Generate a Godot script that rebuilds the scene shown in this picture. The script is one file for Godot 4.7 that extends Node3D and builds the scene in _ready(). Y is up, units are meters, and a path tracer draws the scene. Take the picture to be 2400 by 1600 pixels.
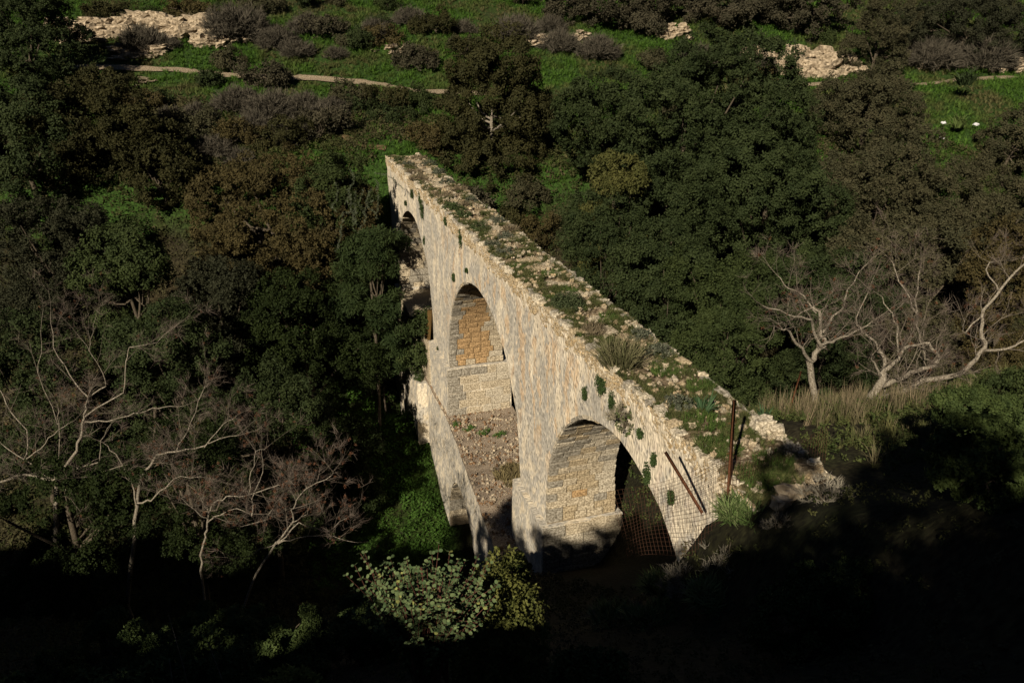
extends Node3D

# ---------------------------------------------------------------- tables
# trees with a leafy crown: name, label, crown centre, crown radii, species
const TREES = [
	["round_tree","round-crowned dark green tree with a forked pale trunk beside the aqueduct's far end",Vector3(-1.45,3.64,-61.00),Vector3(3.87,4.54,3.57),"oak"],
	["evergreen_tree","broadest domed dark evergreen, standing tall behind the middle of the aqueduct",Vector3(11.70,2.74,-57.00),Vector3(8.27,5.28,5.76),"dark"],
	["evergreen_tree","dark evergreen pressed against the aqueduct's back below the broad domed tree",Vector3(7.83,-1.96,-50.00),Vector3(4.96,3.66,3.66),"dark"],
	["evergreen_tree","dark evergreen between the broad domed tree and the brownish thicket",Vector3(16.13,-1.08,-52.00),Vector3(5.11,4.44,4.06),"dark"],
	["small_tree","small yellowish tree poking out in front of the dark evergreens",Vector3(5.80,0.60,-47.00),Vector3(1.50,1.50,1.27),"yellow"],
	["evergreen_tree","mid-green tree between the aqueduct and the pale forked bare tree",Vector3(11.83,-3.76,-40.00),Vector3(3.91,2.60,2.77),"mid"],
	["evergreen_tree","dark tree close behind the grassy top of the aqueduct's middle",Vector3(8.14,-3.49,-42.00),Vector3(2.94,2.49,2.31),"dark"],
	["low_tree","olive-green low tree hugging the aqueduct's back near the rusty post",Vector3(8.70,-3.60,-31.00),Vector3(2.78,1.83,1.96),"mid"],
	["evergreen_tree","low dark evergreen in front of the small yellowish tree",Vector3(5.29,-2.35,-45.50),Vector3(2.28,1.92,1.79),"dark"],
	["scrub_tree","grey-olive tree in front of the pale cliff by the far track",Vector3(26.53,2.16,-64.00),Vector3(3.84,3.84,3.26),"scrub"],
	["scrub_tree","brownish tree growing below the grey-olive tree on the wooded bank",Vector3(24.90,-1.93,-56.00),Vector3(5.21,4.05,3.94),"scrub"],
	["scrub_tree","brownish tree below the yuccas and the white rags",Vector3(30.34,-2.35,-54.00),Vector3(4.78,3.93,3.70),"scrub"],
	["scrub_tree","grey-olive tree beside the green meadow with yuccas",Vector3(38.41,0.59,-64.00),Vector3(2.74,2.90,2.40),"scrub"],
	["scrub_tree","brown-green tree rising right behind the pale bare trees",Vector3(22.88,-4.01,-46.00),Vector3(4.67,2.95,3.24),"scrub"],
	["scrub_tree","rusty brown-green tree behind the long low limb of the bare tree",Vector3(27.48,-3.57,-43.00),Vector3(2.54,3.46,2.55),"rust"],
	["evergreen_tree","dark tree in the gap behind the two pale bare trunks",Vector3(15.35,-3.37,-37.00),Vector3(3.03,2.42,2.32),"dark"],
	["evergreen_tree","dark green tree under the long low limb of the bare tree",Vector3(13.57,0.04,-20.00),Vector3(0.97,0.69,0.71),"mid"],
	["hill_tree","brown-grey tree at the hilltop above the low tan cliff piece",Vector3(9.06,9.81,-86.50),Vector3(6.18,2.27,3.59),"dry"],
	["hill_tree","dark brown-grey tree above the reddish end of the pale cliff",Vector3(20.42,9.73,-87.50),Vector3(5.42,2.58,3.40),"dry"],
	["hill_tree","dark brown-grey tree directly above the pale cliff",Vector3(28.44,9.35,-87.00),Vector3(4.77,2.82,3.23),"dry"],
	["hill_tree","grey-olive tree beside the pale cliff's far end",Vector3(33.03,6.98,-79.50),Vector3(2.88,3.65,2.77),"scrub"],
	["olive_tree","feathery grey-green tree on the hill above the meadow path",Vector3(43.22,7.76,-84.00),Vector3(6.87,3.43,4.38),"olive"],
	["dark_tree","tallest black-green tree by the pale rock ledges at the track's end",Vector3(-36.93,7.30,-67.00),Vector3(4.21,5.18,3.99),"dark"],
	["dark_tree","dark olive tree below the track's end and the rock ledges",Vector3(-27.25,2.25,-56.50),Vector3(4.68,3.41,3.44),"oak"],
	["dark_tree","black-green tree under the tallest tree on the wooded bank",Vector3(-31.77,1.25,-54.00),Vector3(3.56,4.11,3.26),"dark"],
	["dark_tree","dark tree casting a black shadow on the scrub below the track",Vector3(-23.70,-0.58,-55.00),Vector3(2.82,2.68,2.34),"oak"],
	["olive_tree","grey-green tree above the tangle of pale bare branches",Vector3(-28.98,-4.39,-50.00),Vector3(3.99,3.19,3.05),"olive"],
	["leafy_tree","leafy green tree between the grey-green tree and the brown-leaved one",Vector3(-22.59,-3.75,-46.00),Vector3(2.70,2.46,2.19),"mid"],
	["brown_tree","broad brown-olive tree crossing the bank beside the far arch",Vector3(-15.22,-2.68,-53.00),Vector3(6.09,3.87,4.23),"rust"],
	["leafy_tree","dark green tree under the pale climber beside the aqueduct's far end",Vector3(-11.25,-2.17,-52.00),Vector3(2.38,3.20,2.37),"mid"],
	["spiky_tree","dark spiky-leaved tree reaching over the aqueduct's far arch",Vector3(-8.45,-3.58,-47.00),Vector3(2.05,1.70,1.59),"spiky"],
	["olive_tree","grey-olive tree below the broad brown-olive tree",Vector3(-17.26,-6.09,-46.00),Vector3(3.25,2.75,2.55),"olive"],
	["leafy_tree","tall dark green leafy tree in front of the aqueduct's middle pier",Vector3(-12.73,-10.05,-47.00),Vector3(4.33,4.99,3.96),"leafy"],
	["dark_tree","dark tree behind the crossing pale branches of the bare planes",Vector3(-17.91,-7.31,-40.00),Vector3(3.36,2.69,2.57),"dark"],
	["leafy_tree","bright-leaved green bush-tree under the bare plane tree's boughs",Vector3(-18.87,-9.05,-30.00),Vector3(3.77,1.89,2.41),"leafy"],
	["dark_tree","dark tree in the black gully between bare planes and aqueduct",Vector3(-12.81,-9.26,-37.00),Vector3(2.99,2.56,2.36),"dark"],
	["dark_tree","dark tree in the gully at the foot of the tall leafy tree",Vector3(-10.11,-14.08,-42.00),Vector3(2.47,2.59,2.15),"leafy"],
	["dark_tree","dark tree behind the uppermost twigs of the bare plane",Vector3(-26.62,-7.74,-41.00),Vector3(2.75,3.21,2.54),"dark"],
	["leafy_tree","green tree behind the twisted small bare tree",Vector3(-13.65,-7.81,-30.00),Vector3(2.48,1.60,1.73),"leafy"],
	["shrub","bushy green shrub rooted on the aqueduct's lower ledge beside the pier",Vector3(-5.56,-8.78,-47.50),Vector3(1.36,1.21,1.09),"mid"],
	["shrub","grey-green shrub at the foot of the aqueduct's far arch",Vector3(-8.42,-8.79,-50.00),Vector3(1.23,1.51,1.17),"olive"],
	["shrub","dark low bush beside the bridge-end footpath",Vector3(-9.90,1.75,-66.00),Vector3(3.13,1.58,2.01),"dark"],
]
# leafless grey shrubs of the far hillside: foot, radius
const BARE_SHRUBS = [
	[Vector3(-31.78,6.14,-75.66),2.28],[Vector3(-29.66,6.10,-75.86),1.29],[Vector3(-24.37,6.97,-78.81),3.05],[Vector3(-20.44,6.13,-77.28),1.95],[Vector3(-18.42,5.42,-75.58),1.55],[Vector3(-15.17,5.32,-75.86),1.26],[Vector3(-18.62,7.25,-80.43),1.75],[Vector3(-4.42,7.63,-83.50),1.37],[Vector3(0.40,6.81,-82.09),2.38],[Vector3(4.29,5.85,-80.29),1.95],[Vector3(7.72,5.30,-79.21),2.12],[Vector3(16.96,4.70,-78.85),2.12],[Vector3(22.20,4.10,-78.07),1.72],[Vector3(19.37,4.69,-79.28),1.55],[Vector3(25.81,4.64,-80.02),1.56],[Vector3(39.13,4.49,-81.68),2.79],[Vector3(43.92,4.18,-81.56),2.99],[Vector3(38.30,6.50,-87.04),2.10],[Vector3(-20.88,2.39,-65.48),1.96],[Vector3(-18.07,1.97,-64.56),2.26],[Vector3(-15.59,1.97,-64.99),1.95],[Vector3(-13.71,2.00,-65.32),1.63],[Vector3(-23.30,1.98,-63.81),1.44],[Vector3(-18.72,1.14,-61.95),1.87],[Vector3(-16.06,0.75,-61.14),1.70],[Vector3(-20.94,0.31,-58.91),1.50],[Vector3(-25.20,1.75,-62.85),1.26],[Vector3(-19.08,-0.15,-58.51),1.19],[Vector3(3.65,7.45,-84.19),1.62],[Vector3(-12.46,7.01,-80.66),1.56],[Vector3(-9.69,8.08,-84.12),1.82],
]
# limbs of the bare trees: points, first and last radius
const LIMBS = {
	"fork":[[[Vector3(11.18,-4.37,-27.00),Vector3(11.09,-3.90,-27.00),Vector3(10.88,-3.04,-27.00),Vector3(10.62,-1.76,-27.00)],0.190,0.140],[[Vector3(10.62,-1.79,-27.00),Vector3(10.14,-1.11,-26.67),Vector3(9.41,-0.49,-26.33),Vector3(8.99,-0.12,-26.00)],0.090,0.030],[[Vector3(10.65,-1.76,-27.00),Vector3(10.82,-1.43,-27.12),Vector3(11.03,-1.23,-27.24),Vector3(10.95,-0.78,-27.36),Vector3(10.72,-0.08,-27.48),Vector3(10.52,-0.00,-27.60)],0.130,0.050],[[Vector3(10.89,-1.19,-27.00),Vector3(10.41,-0.31,-26.80),Vector3(10.08,0.00,-26.60),Vector3(9.31,0.31,-26.40),Vector3(8.44,0.62,-26.20)],0.080,0.020],[[Vector3(10.97,-0.82,-27.30),Vector3(11.50,-0.37,-27.60),Vector3(11.90,0.01,-27.90),Vector3(12.13,0.40,-28.20),Vector3(12.64,1.22,-28.50)],0.070,0.020],[[Vector3(10.93,-1.26,-27.10),Vector3(11.26,-0.90,-26.73),Vector3(11.58,-0.51,-26.37),Vector3(12.04,0.17,-26.00)],0.080,0.025],[[Vector3(10.78,-0.19,-27.60),Vector3(10.35,0.26,-27.90),Vector3(9.82,0.65,-28.20),Vector3(9.58,0.92,-28.50)],0.045,0.015]],
	"lean":[[[Vector3(12.21,-4.03,-26.00),Vector3(12.35,-3.67,-26.05),Vector3(12.59,-2.92,-26.10),Vector3(12.78,-2.25,-26.15),Vector3(12.80,-1.90,-26.20)],0.220,0.160],[[Vector3(12.81,-1.93,-26.20),Vector3(13.16,-1.60,-26.37),Vector3(13.51,-1.55,-26.53),Vector3(13.73,-1.13,-26.70),Vector3(14.32,-1.14,-26.87),Vector3(14.61,-1.64,-27.03),Vector3(15.14,-1.91,-27.20)],0.110,0.030],[[Vector3(12.77,-2.02,-26.20),Vector3(12.52,-1.69,-26.00),Vector3(12.24,-1.17,-25.80),Vector3(11.99,-0.85,-25.60)],0.060,0.025],[[Vector3(12.83,-1.90,-26.20),Vector3(12.87,-1.34,-26.46),Vector3(12.57,-0.95,-26.72),Vector3(12.34,-0.63,-26.98),Vector3(11.99,-0.30,-27.24),Vector3(12.45,0.64,-27.50)],0.090,0.020],[[Vector3(12.87,-2.37,-26.20),Vector3(13.46,-2.24,-26.40),Vector3(14.24,-1.96,-26.60),Vector3(14.94,-1.86,-26.80),Vector3(15.02,-1.63,-27.00),Vector3(14.76,-1.15,-27.20),Vector3(14.44,-1.11,-27.40),Vector3(14.40,-0.37,-27.60),Vector3(14.37,0.60,-27.80),Vector3(14.36,1.26,-28.00)],0.120,0.020],[[Vector3(12.70,-2.92,-26.10),Vector3(13.11,-2.77,-26.32),Vector3(13.79,-2.82,-26.54),Vector3(14.53,-2.53,-26.75),Vector3(15.86,-2.25,-26.97),Vector3(16.32,-1.97,-27.19),Vector3(16.93,-1.55,-27.41),Vector3(16.81,-0.76,-27.63),Vector3(16.87,-0.22,-27.85),Vector3(17.28,0.32,-28.06),Vector3(17.83,1.23,-28.28),Vector3(18.42,1.46,-28.50)],0.150,0.040],[[Vector3(16.91,-1.52,-27.40),Vector3(17.75,-1.45,-27.47),Vector3(18.30,-1.10,-27.53),Vector3(18.88,-0.93,-27.60)],0.070,0.025],[[Vector3(14.35,-0.34,-27.50),Vector3(14.03,0.28,-27.83),Vector3(13.64,1.02,-28.17),Vector3(13.54,1.40,-28.50)],0.045,0.015],[[Vector3(13.44,-1.49,-26.40),Vector3(13.19,-0.38,-26.67),Vector3(12.99,0.12,-26.93),Vector3(12.71,0.74,-27.20)],0.050,0.015],[[Vector3(16.90,-0.24,-27.90),Vector3(16.40,-0.90,-27.67),Vector3(15.93,-0.62,-27.43),Vector3(15.80,-0.28,-27.20)],0.040,0.020],[[Vector3(17.45,0.40,-28.20),Vector3(17.05,1.13,-28.40),Vector3(17.26,1.43,-28.60)],0.040,0.020]],
	"plane":[[[Vector3(-21.22,-15.80,-31.00),Vector3(-20.31,-12.81,-30.67),Vector3(-19.60,-10.03,-30.33),Vector3(-19.15,-8.52,-30.00)],0.340,0.240],[[Vector3(-19.15,-8.52,-30.00),Vector3(-20.33,-8.22,-29.83),Vector3(-21.20,-8.28,-29.67),Vector3(-21.89,-8.21,-29.50)],0.140,0.080],[[Vector3(-19.15,-8.48,-30.00),Vector3(-17.53,-8.20,-29.67),Vector3(-16.76,-7.76,-29.33),Vector3(-15.45,-7.22,-29.00)],0.110,0.030],[[Vector3(-19.15,-8.32,-30.00),Vector3(-18.63,-8.37,-29.50),Vector3(-18.01,-8.52,-29.00)],0.070,0.030],[[Vector3(-19.12,-8.52,-30.00),Vector3(-18.16,-7.19,-30.12),Vector3(-17.75,-6.19,-30.25),Vector3(-17.56,-5.72,-30.37),Vector3(-17.30,-4.97,-30.50)],0.170,0.090],[[Vector3(-19.19,-8.52,-30.00),Vector3(-20.46,-7.79,-30.50),Vector3(-21.61,-7.37,-31.00)],0.100,0.040],[[Vector3(-20.39,-7.73,-30.40),Vector3(-19.67,-7.27,-30.27),Vector3(-18.89,-6.43,-30.13),Vector3(-18.18,-5.90,-30.00)],0.080,0.030],[[Vector3(-19.15,-8.48,-30.00),Vector3(-19.09,-8.05,-30.27),Vector3(-18.84,-6.18,-30.53),Vector3(-18.78,-5.56,-30.80)],0.070,0.025],[[Vector3(-17.65,-5.96,-30.40),Vector3(-16.49,-5.81,-30.12),Vector3(-15.52,-5.52,-29.84),Vector3(-14.51,-4.94,-29.56),Vector3(-13.66,-4.72,-29.28),Vector3(-12.76,-4.58,-29.00)],0.090,0.025],[[Vector3(-17.29,-4.93,-30.50),Vector3(-18.09,-4.09,-30.83),Vector3(-18.55,-2.93,-31.17),Vector3(-18.58,-1.64,-31.50)],0.090,0.025],[[Vector3(-17.30,-4.97,-30.50),Vector3(-16.49,-4.46,-30.37),Vector3(-16.52,-3.54,-30.25),Vector3(-16.69,-2.71,-30.12),Vector3(-16.90,-1.83,-30.00)],0.080,0.020],[[Vector3(-17.54,-5.74,-30.40),Vector3(-15.93,-4.68,-30.52),Vector3(-15.56,-3.43,-30.64),Vector3(-15.31,-2.83,-30.76),Vector3(-14.27,-2.60,-30.88),Vector3(-13.30,-1.94,-31.00)],0.080,0.020],[[Vector3(-18.99,-8.20,-30.00),Vector3(-17.15,-7.56,-29.83),Vector3(-16.67,-6.47,-29.67),Vector3(-16.06,-5.71,-29.50)],0.080,0.020],[[Vector3(-16.73,-2.74,-30.20),Vector3(-16.52,-1.97,-30.35),Vector3(-16.18,-1.14,-30.50)],0.030,0.012],[[Vector3(-21.02,-4.74,-30.80),Vector3(-20.65,-5.50,-30.67),Vector3(-20.11,-6.41,-30.53),Vector3(-20.32,-7.58,-30.40)],0.060,0.080],[[Vector3(-19.44,-4.10,-31.00),Vector3(-19.24,-2.82,-31.25),Vector3(-18.88,-1.50,-31.50)],0.040,0.015],[[Vector3(-19.00,-6.33,-30.80),Vector3(-19.44,-4.10,-31.00)],0.050,0.040]],
	"bough":[[[Vector3(-17.24,-14.97,-30.00),Vector3(-16.36,-11.95,-29.50),Vector3(-15.46,-9.15,-29.00),Vector3(-14.67,-7.29,-28.50)],0.260,0.170],[[Vector3(-14.71,-7.37,-28.50),Vector3(-14.34,-6.83,-28.35),Vector3(-13.74,-6.31,-28.20),Vector3(-12.94,-6.00,-28.05),Vector3(-11.79,-5.77,-27.90),Vector3(-11.37,-5.34,-27.75),Vector3(-10.42,-5.04,-27.60)],0.140,0.030],[[Vector3(-13.01,-6.09,-28.20),Vector3(-12.89,-5.74,-28.35),Vector3(-12.34,-5.11,-28.50),Vector3(-11.83,-3.78,-28.65),Vector3(-11.55,-3.16,-28.80)],0.070,0.015],[[Vector3(-15.32,-9.01,-28.80),Vector3(-15.43,-8.01,-28.93),Vector3(-15.93,-6.81,-29.07),Vector3(-16.42,-6.29,-29.20)],0.100,0.030],[[Vector3(-15.15,-8.73,-28.60),Vector3(-14.40,-8.41,-28.35),Vector3(-13.74,-7.72,-28.10),Vector3(-12.91,-7.12,-27.85),Vector3(-11.68,-7.04,-27.60)],0.100,0.030],[[Vector3(-11.75,-5.72,-27.80),Vector3(-11.03,-4.79,-27.90),Vector3(-10.40,-4.42,-28.00)],0.050,0.015]],
	"twist":[[[Vector3(-12.38,-11.26,-27.00),Vector3(-12.07,-9.90,-26.75),Vector3(-11.69,-8.96,-26.50),Vector3(-11.49,-8.34,-26.25),Vector3(-11.22,-7.45,-26.00)],0.130,0.090],[[Vector3(-11.22,-7.45,-26.00),Vector3(-10.90,-7.00,-25.86),Vector3(-10.26,-6.49,-25.72),Vector3(-9.49,-6.40,-25.58),Vector3(-8.60,-6.11,-25.44),Vector3(-8.07,-5.82,-25.30)],0.090,0.030],[[Vector3(-11.21,-7.34,-26.00),Vector3(-11.38,-7.18,-26.13),Vector3(-11.68,-6.84,-26.27),Vector3(-12.08,-6.37,-26.40)],0.050,0.015],[[Vector3(-11.29,-7.73,-26.00),Vector3(-11.53,-7.39,-25.80),Vector3(-12.00,-6.62,-25.60),Vector3(-12.45,-6.22,-25.40)],0.060,0.015],[[Vector3(-11.31,-7.88,-26.00),Vector3(-11.00,-7.50,-25.77),Vector3(-10.08,-6.93,-25.53),Vector3(-9.38,-7.12,-25.30)],0.070,0.030],[[Vector3(-9.38,-7.12,-25.30),Vector3(-9.24,-6.54,-25.47),Vector3(-8.94,-5.55,-25.63),Vector3(-8.83,-4.65,-25.80)],0.060,0.015],[[Vector3(-9.50,-6.42,-25.60),Vector3(-9.39,-5.62,-25.73),Vector3(-9.16,-4.89,-25.87),Vector3(-8.82,-4.63,-26.00)],0.050,0.015]],
	"crook":[[[Vector3(-10.39,-11.75,-26.00),Vector3(-9.67,-9.89,-25.60),Vector3(-8.59,-8.24,-25.20)],0.120,0.100],[[Vector3(-8.59,-8.24,-25.20),Vector3(-7.94,-7.29,-25.10),Vector3(-7.79,-6.60,-25.00),Vector3(-7.54,-6.13,-24.90),Vector3(-7.13,-5.67,-24.80),Vector3(-6.22,-5.15,-24.70),Vector3(-6.11,-4.76,-24.60)],0.090,0.020],[[Vector3(-7.91,-7.22,-25.00),Vector3(-7.29,-6.78,-24.80),Vector3(-7.02,-6.20,-24.60)],0.050,0.015],[[Vector3(-8.53,-8.21,-25.20),Vector3(-7.60,-7.25,-24.93),Vector3(-6.56,-7.27,-24.67),Vector3(-5.65,-6.61,-24.40)],0.070,0.015],[[Vector3(-8.53,-8.24,-25.20),Vector3(-7.69,-7.75,-24.87),Vector3(-6.53,-7.31,-24.53),Vector3(-5.33,-7.41,-24.20)],0.070,0.015],[[Vector3(-8.59,-8.24,-25.20),Vector3(-9.09,-8.42,-25.00),Vector3(-9.63,-8.48,-24.80)],0.050,0.020],[[Vector3(-9.96,-7.78,-25.60),Vector3(-8.88,-7.36,-25.30),Vector3(-8.34,-6.40,-25.00)],0.050,0.015]],
}
const TRACKS = [
	[Vector3(-37.12,5.26,-72.38),Vector3(-33.01,4.94,-72.14),Vector3(-29.22,4.63,-71.80),Vector3(-25.31,4.31,-71.56),Vector3(-19.74,4.03,-71.66),Vector3(-14.14,3.78,-71.78),Vector3(-10.61,3.52,-71.67),Vector3(-6.67,3.34,-71.06),Vector3(-1.76,3.27,-71.14)],
	[Vector3(18.22,3.16,-73.79),Vector3(24.02,3.23,-74.90),Vector3(29.97,3.27,-76.00),Vector3(35.32,3.32,-77.10),Vector3(39.98,3.35,-78.08),Vector3(43.78,3.37,-78.74),Vector3(48.95,3.37,-79.60)]
]
const SCRUB = [[Vector3(-22.40,0.94,-60.79),1.99,1.23],[Vector3(-19.47,0.63,-60.12),1.83,1.16],[Vector3(-16.48,0.55,-60.30),2.14,1.10],[Vector3(-13.72,0.86,-61.84),1.87,1.12],[Vector3(-12.30,2.37,-66.77),1.99,1.00],[Vector3(-27.81,2.26,-64.03),1.76,1.15],[Vector3(-9.99,2.28,-66.85),1.66,1.13],[Vector3(-20.18,3.63,-70.53),2.09,1.04],[Vector3(-23.54,4.70,-72.80),1.60,0.93],[Vector3(-6.18,0.16,-60.90),1.54,0.99],[Vector3(-4.22,-1.88,-58.56),1.36,1.03],[Vector3(-2.42,-3.70,-58.03),1.66,1.21],[Vector3(0.61,-3.79,-58.42),1.52,1.22],[Vector3(1.52,-6.50,-57.32),1.83,1.52],[Vector3(-0.61,-5.08,-57.68),1.37,1.09],[Vector3(-8.06,4.55,-74.80),1.83,0.95],[Vector3(-4.55,5.46,-77.87),1.71,0.91],[Vector3(-11.49,6.26,-78.95),1.91,1.00],[Vector3(-7.54,7.37,-82.32),2.18,1.11],[Vector3(-16.98,6.94,-79.88),1.93,1.00],[Vector3(-23.46,8.86,-84.55),2.43,1.05],[Vector3(-30.07,8.56,-82.59),2.37,0.95],[Vector3(-37.15,8.58,-81.62),2.35,0.94],[Vector3(12.29,7.23,-84.96),2.46,1.23],[Vector3(32.88,3.06,-75.70),1.68,0.97],[Vector3(21.01,2.86,-73.24),1.81,1.09]]
const FOOTPATH = [Vector3(-9.05,0.15,-60.46),Vector3(-10.45,0.33,-60.65),Vector3(-11.48,0.66,-61.43),Vector3(-12.76,1.05,-62.56),Vector3(-12.67,1.48,-63.93),Vector3(-12.09,1.92,-65.40)]
const ROCKS = [
	[Vector3(-38.42,7.56,-78.18),3.11,1.32],[Vector3(-34.70,7.71,-79.22),2.94,1.62],[Vector3(-31.65,5.79,-74.76),2.40,0.91],[Vector3(-29.12,7.03,-78.29),3.33,1.80],[Vector3(-26.26,6.53,-77.44),1.65,0.84],[Vector3(-23.92,6.84,-78.54),1.46,0.85],[Vector3(-21.16,6.75,-78.83),1.26,0.67],[Vector3(-10.20,5.70,-77.64),1.00,0.61],[Vector3(-12.10,5.87,-77.82),0.33,0.19],[Vector3(3.33,6.12,-80.84),1.81,1.08],[Vector3(6.41,6.77,-82.94),1.10,0.70],[Vector3(15.56,6.97,-84.86),1.58,1.02],[Vector3(22.55,5.24,-81.23),1.31,1.09],[Vector3(26.06,4.42,-79.49),3.64,1.95],[Vector3(31.10,4.54,-80.51),1.30,1.38],[Vector3(38.48,4.70,-82.09),1.41,1.30],[Vector3(44.49,3.93,-81.02),1.31,0.79],[Vector3(47.50,4.07,-81.83),1.54,1.00],[Vector3(-29.40,4.08,-70.28),0.76,0.26],[Vector3(-29.82,3.81,-69.52),0.45,0.21],
]
# species: leaf colours (linear), clump size, sub-clump radius, density, leaf kind
const SPECIES = {
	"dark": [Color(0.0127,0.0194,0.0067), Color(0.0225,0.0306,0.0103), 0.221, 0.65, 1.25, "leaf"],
	"oak": [Color(0.0163,0.0171,0.0062), Color(0.0265,0.0252,0.0087), 0.230, 0.60, 1.25, "leaf"],
	"mid": [Color(0.0148,0.0223,0.0071), Color(0.0268,0.0363,0.0108), 0.221, 0.60, 1.2, "leaf"],
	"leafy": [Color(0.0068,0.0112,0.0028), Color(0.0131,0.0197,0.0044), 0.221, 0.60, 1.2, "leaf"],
	"yellow": [Color(0.0336,0.0372,0.0108), Color(0.0528,0.0528,0.0156), .24, 0.52, 1.2, "leaf"],
	"scrub": [Color(0.0250,0.0261,0.0130), Color(0.0404,0.0368,0.0190), 0.212, 0.65, 1.15, "leaf"],
	"rust": [Color(0.0291,0.0246,0.0100), Color(0.0447,0.0357,0.0134), 0.212, 0.65, 1.15, "leaf"],
	"dry": [Color(0.0239,0.0228,0.0137), Color(0.0399,0.0353,0.0217), .28, 0.72, 1.1, "leaf"],
	"olive": [Color(0.0139,0.0158,0.0081), Color(0.0220,0.0230,0.0124), 0.212, 0.60, 1.1, "leaf"],
	"shade": [Color(0.0210,0.0330,0.0105), Color(0.0390,0.0540,0.0150), .17, 0.22, .55, "leaf"],
	"spiky": [Color(0.0110,0.0190,0.0060), Color(0.0200,0.0300,0.0090), .30, 0.55, 1.3, "spike"],
}

# ---------------------------------------------------------------- frame of the aqueduct: s along it, w across it
const D := Vector3(-0.3057, 0.0, -0.9521)
const R := Vector3(0.9521, 0.0, -0.3057)
const W0 := 9.6          # lit face
const W1 := 11.9         # back face
const ARCHES = [[19.65, 5.85, -7.78], [35.0, 6.2, -8.4], [50.6, 5.3, -7.5]]   # centre s, radius, springing height
const SHOULDER := -8.8
const DECK := -11.7
const BASE := Vector3(36.0, -20.0, 10.75)

const NEAR_L = [[-80,22],[-30,14],[-8,9.8],[-3,9.05],[-1,8.5],[0,8.3],[1,7.2],[4,4.2],[8,0.6],[12,-1.9],[18,-6.0],[24,-10.2],[29,-13.5],[34,-19],[38,-20.5],[300,-21]]
const NEAR_R = [[-80,22],[-30,14],[-8,9.8],[-3,9.05],[-1,8.5],[0,8.3],[1.5,7.2],[5,4.8],[9,2.4],[12,0.5],[14,-0.3],[17,-1.3],[20,-2.7],[26,-6],[32,-11],[38,-16],[44,-20.5],[300,-21]]
const FAR_U = [[-100,-21],[40,-20.5],[44,-18.5],[53,-11.8],[57,-6.5],[59.5,-1.2],[62,0.3],[67,1.9],[71.5,3.3],[73,3.45],[76,4.6],[80,6.0],[84,7.6],[90,9.5],[100,12.5],[120,19],[160,30],[260,50]]

var rng := RandomNumberGenerator.new()
var noise := FastNoiseLite.new()
var rough := FastNoiseLite.new()
var names := {}
var M := {}
var clumps := {}
var aqueduct: Node3D

func itp(t: Array, v: float) -> float:
	for i in range(1, t.size()):
		if v <= t[i][0]:
			var a: float = (v - t[i - 1][0]) / (t[i][0] - t[i - 1][0])
			return lerpf(t[i - 1][1], t[i][1], clampf(a, 0, 1))
	return t[-1][1]

func base_height(x: float, z: float) -> float:
	var s := x * D.x + z * D.z
	var w := x * R.x + z * R.z
	var k := smoothstep(14.0, 17.0, s)
	var b := smoothstep(lerpf(7.6, 11.5, k), lerpf(9.8, 15.0, k), w)
	var sl := lerpf(s, -z + 2.0 * smoothstep(-5.0, -9.0, x), smoothstep(4.0, -6.0, w))
	var n := lerpf(itp(NEAR_L, sl), itp(NEAR_R, s), b)
	var f := itp(FAR_U, -z - 0.15 * x)
	f -= 5.5 * smoothstep(47.0, 52.0, s) * (1.0 - smoothstep(57.0, 59.5, s)) * smoothstep(4.5, 8.0, w) * (1.0 - smoothstep(13.0, 16.0, w))
	n += 1.6 * noise.get_noise_2d(x * 3.4, 17.0) * smoothstep(3.5, -1.5, sl)
	var hi := maxf(n, f)
	return hi + 1.5 * log(exp((n - hi) / 1.5) + exp((f - hi) / 1.5))

func height(x: float, z: float) -> float:
	var k := noise.get_noise_2d(x * 1.2, z * 1.2) * 0.55 + noise.get_noise_2d(x * 6.0 + 90, z * 6.0) * 0.16
	return base_height(x, z) + k

func on_ground(x: float, z: float, sink := 0.05) -> Vector3:
	return Vector3(x, height(x, z) - sink, z)

func bp(s: float, y: float, w: float) -> Vector3:    # aqueduct coordinates to the world
	return D * s + R * w + Vector3(0, y, 0)

# ---------------------------------------------------------------- helpers
func numbered(called: String) -> String:
	var n: int = names.get(called, -1) + 1
	names[called] = n
	return called if n == 0 else "%s_%03d" % [called, n]

func tag(o: Node3D, label: String, category: String, group := "") -> Node3D:
	o.set_meta("label", label)
	o.set_meta("category", category)
	if group != "":
		o.set_meta("group", group)
	return o

func thing(called: String, label: String, category: String, at := Vector3.ZERO, group := "") -> Node3D:
	var o := Node3D.new()
	o.name = numbered(called)
	add_child(o)
	o.position = at
	tag(o, label, category, group)
	return o

func part(called: String, mesh: Mesh, m: Material, parent: Node3D) -> MeshInstance3D:
	var o := MeshInstance3D.new()
	o.name = called
	o.mesh = mesh
	o.material_override = m
	parent.add_child(o, true)
	return o

func structure(called: String, mesh: Mesh, m: Material) -> MeshInstance3D:
	var o := MeshInstance3D.new()
	o.name = numbered(called)
	o.mesh = mesh
	o.material_override = m
	o.set_meta("kind", "structure")
	add_child(o)
	return o

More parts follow.
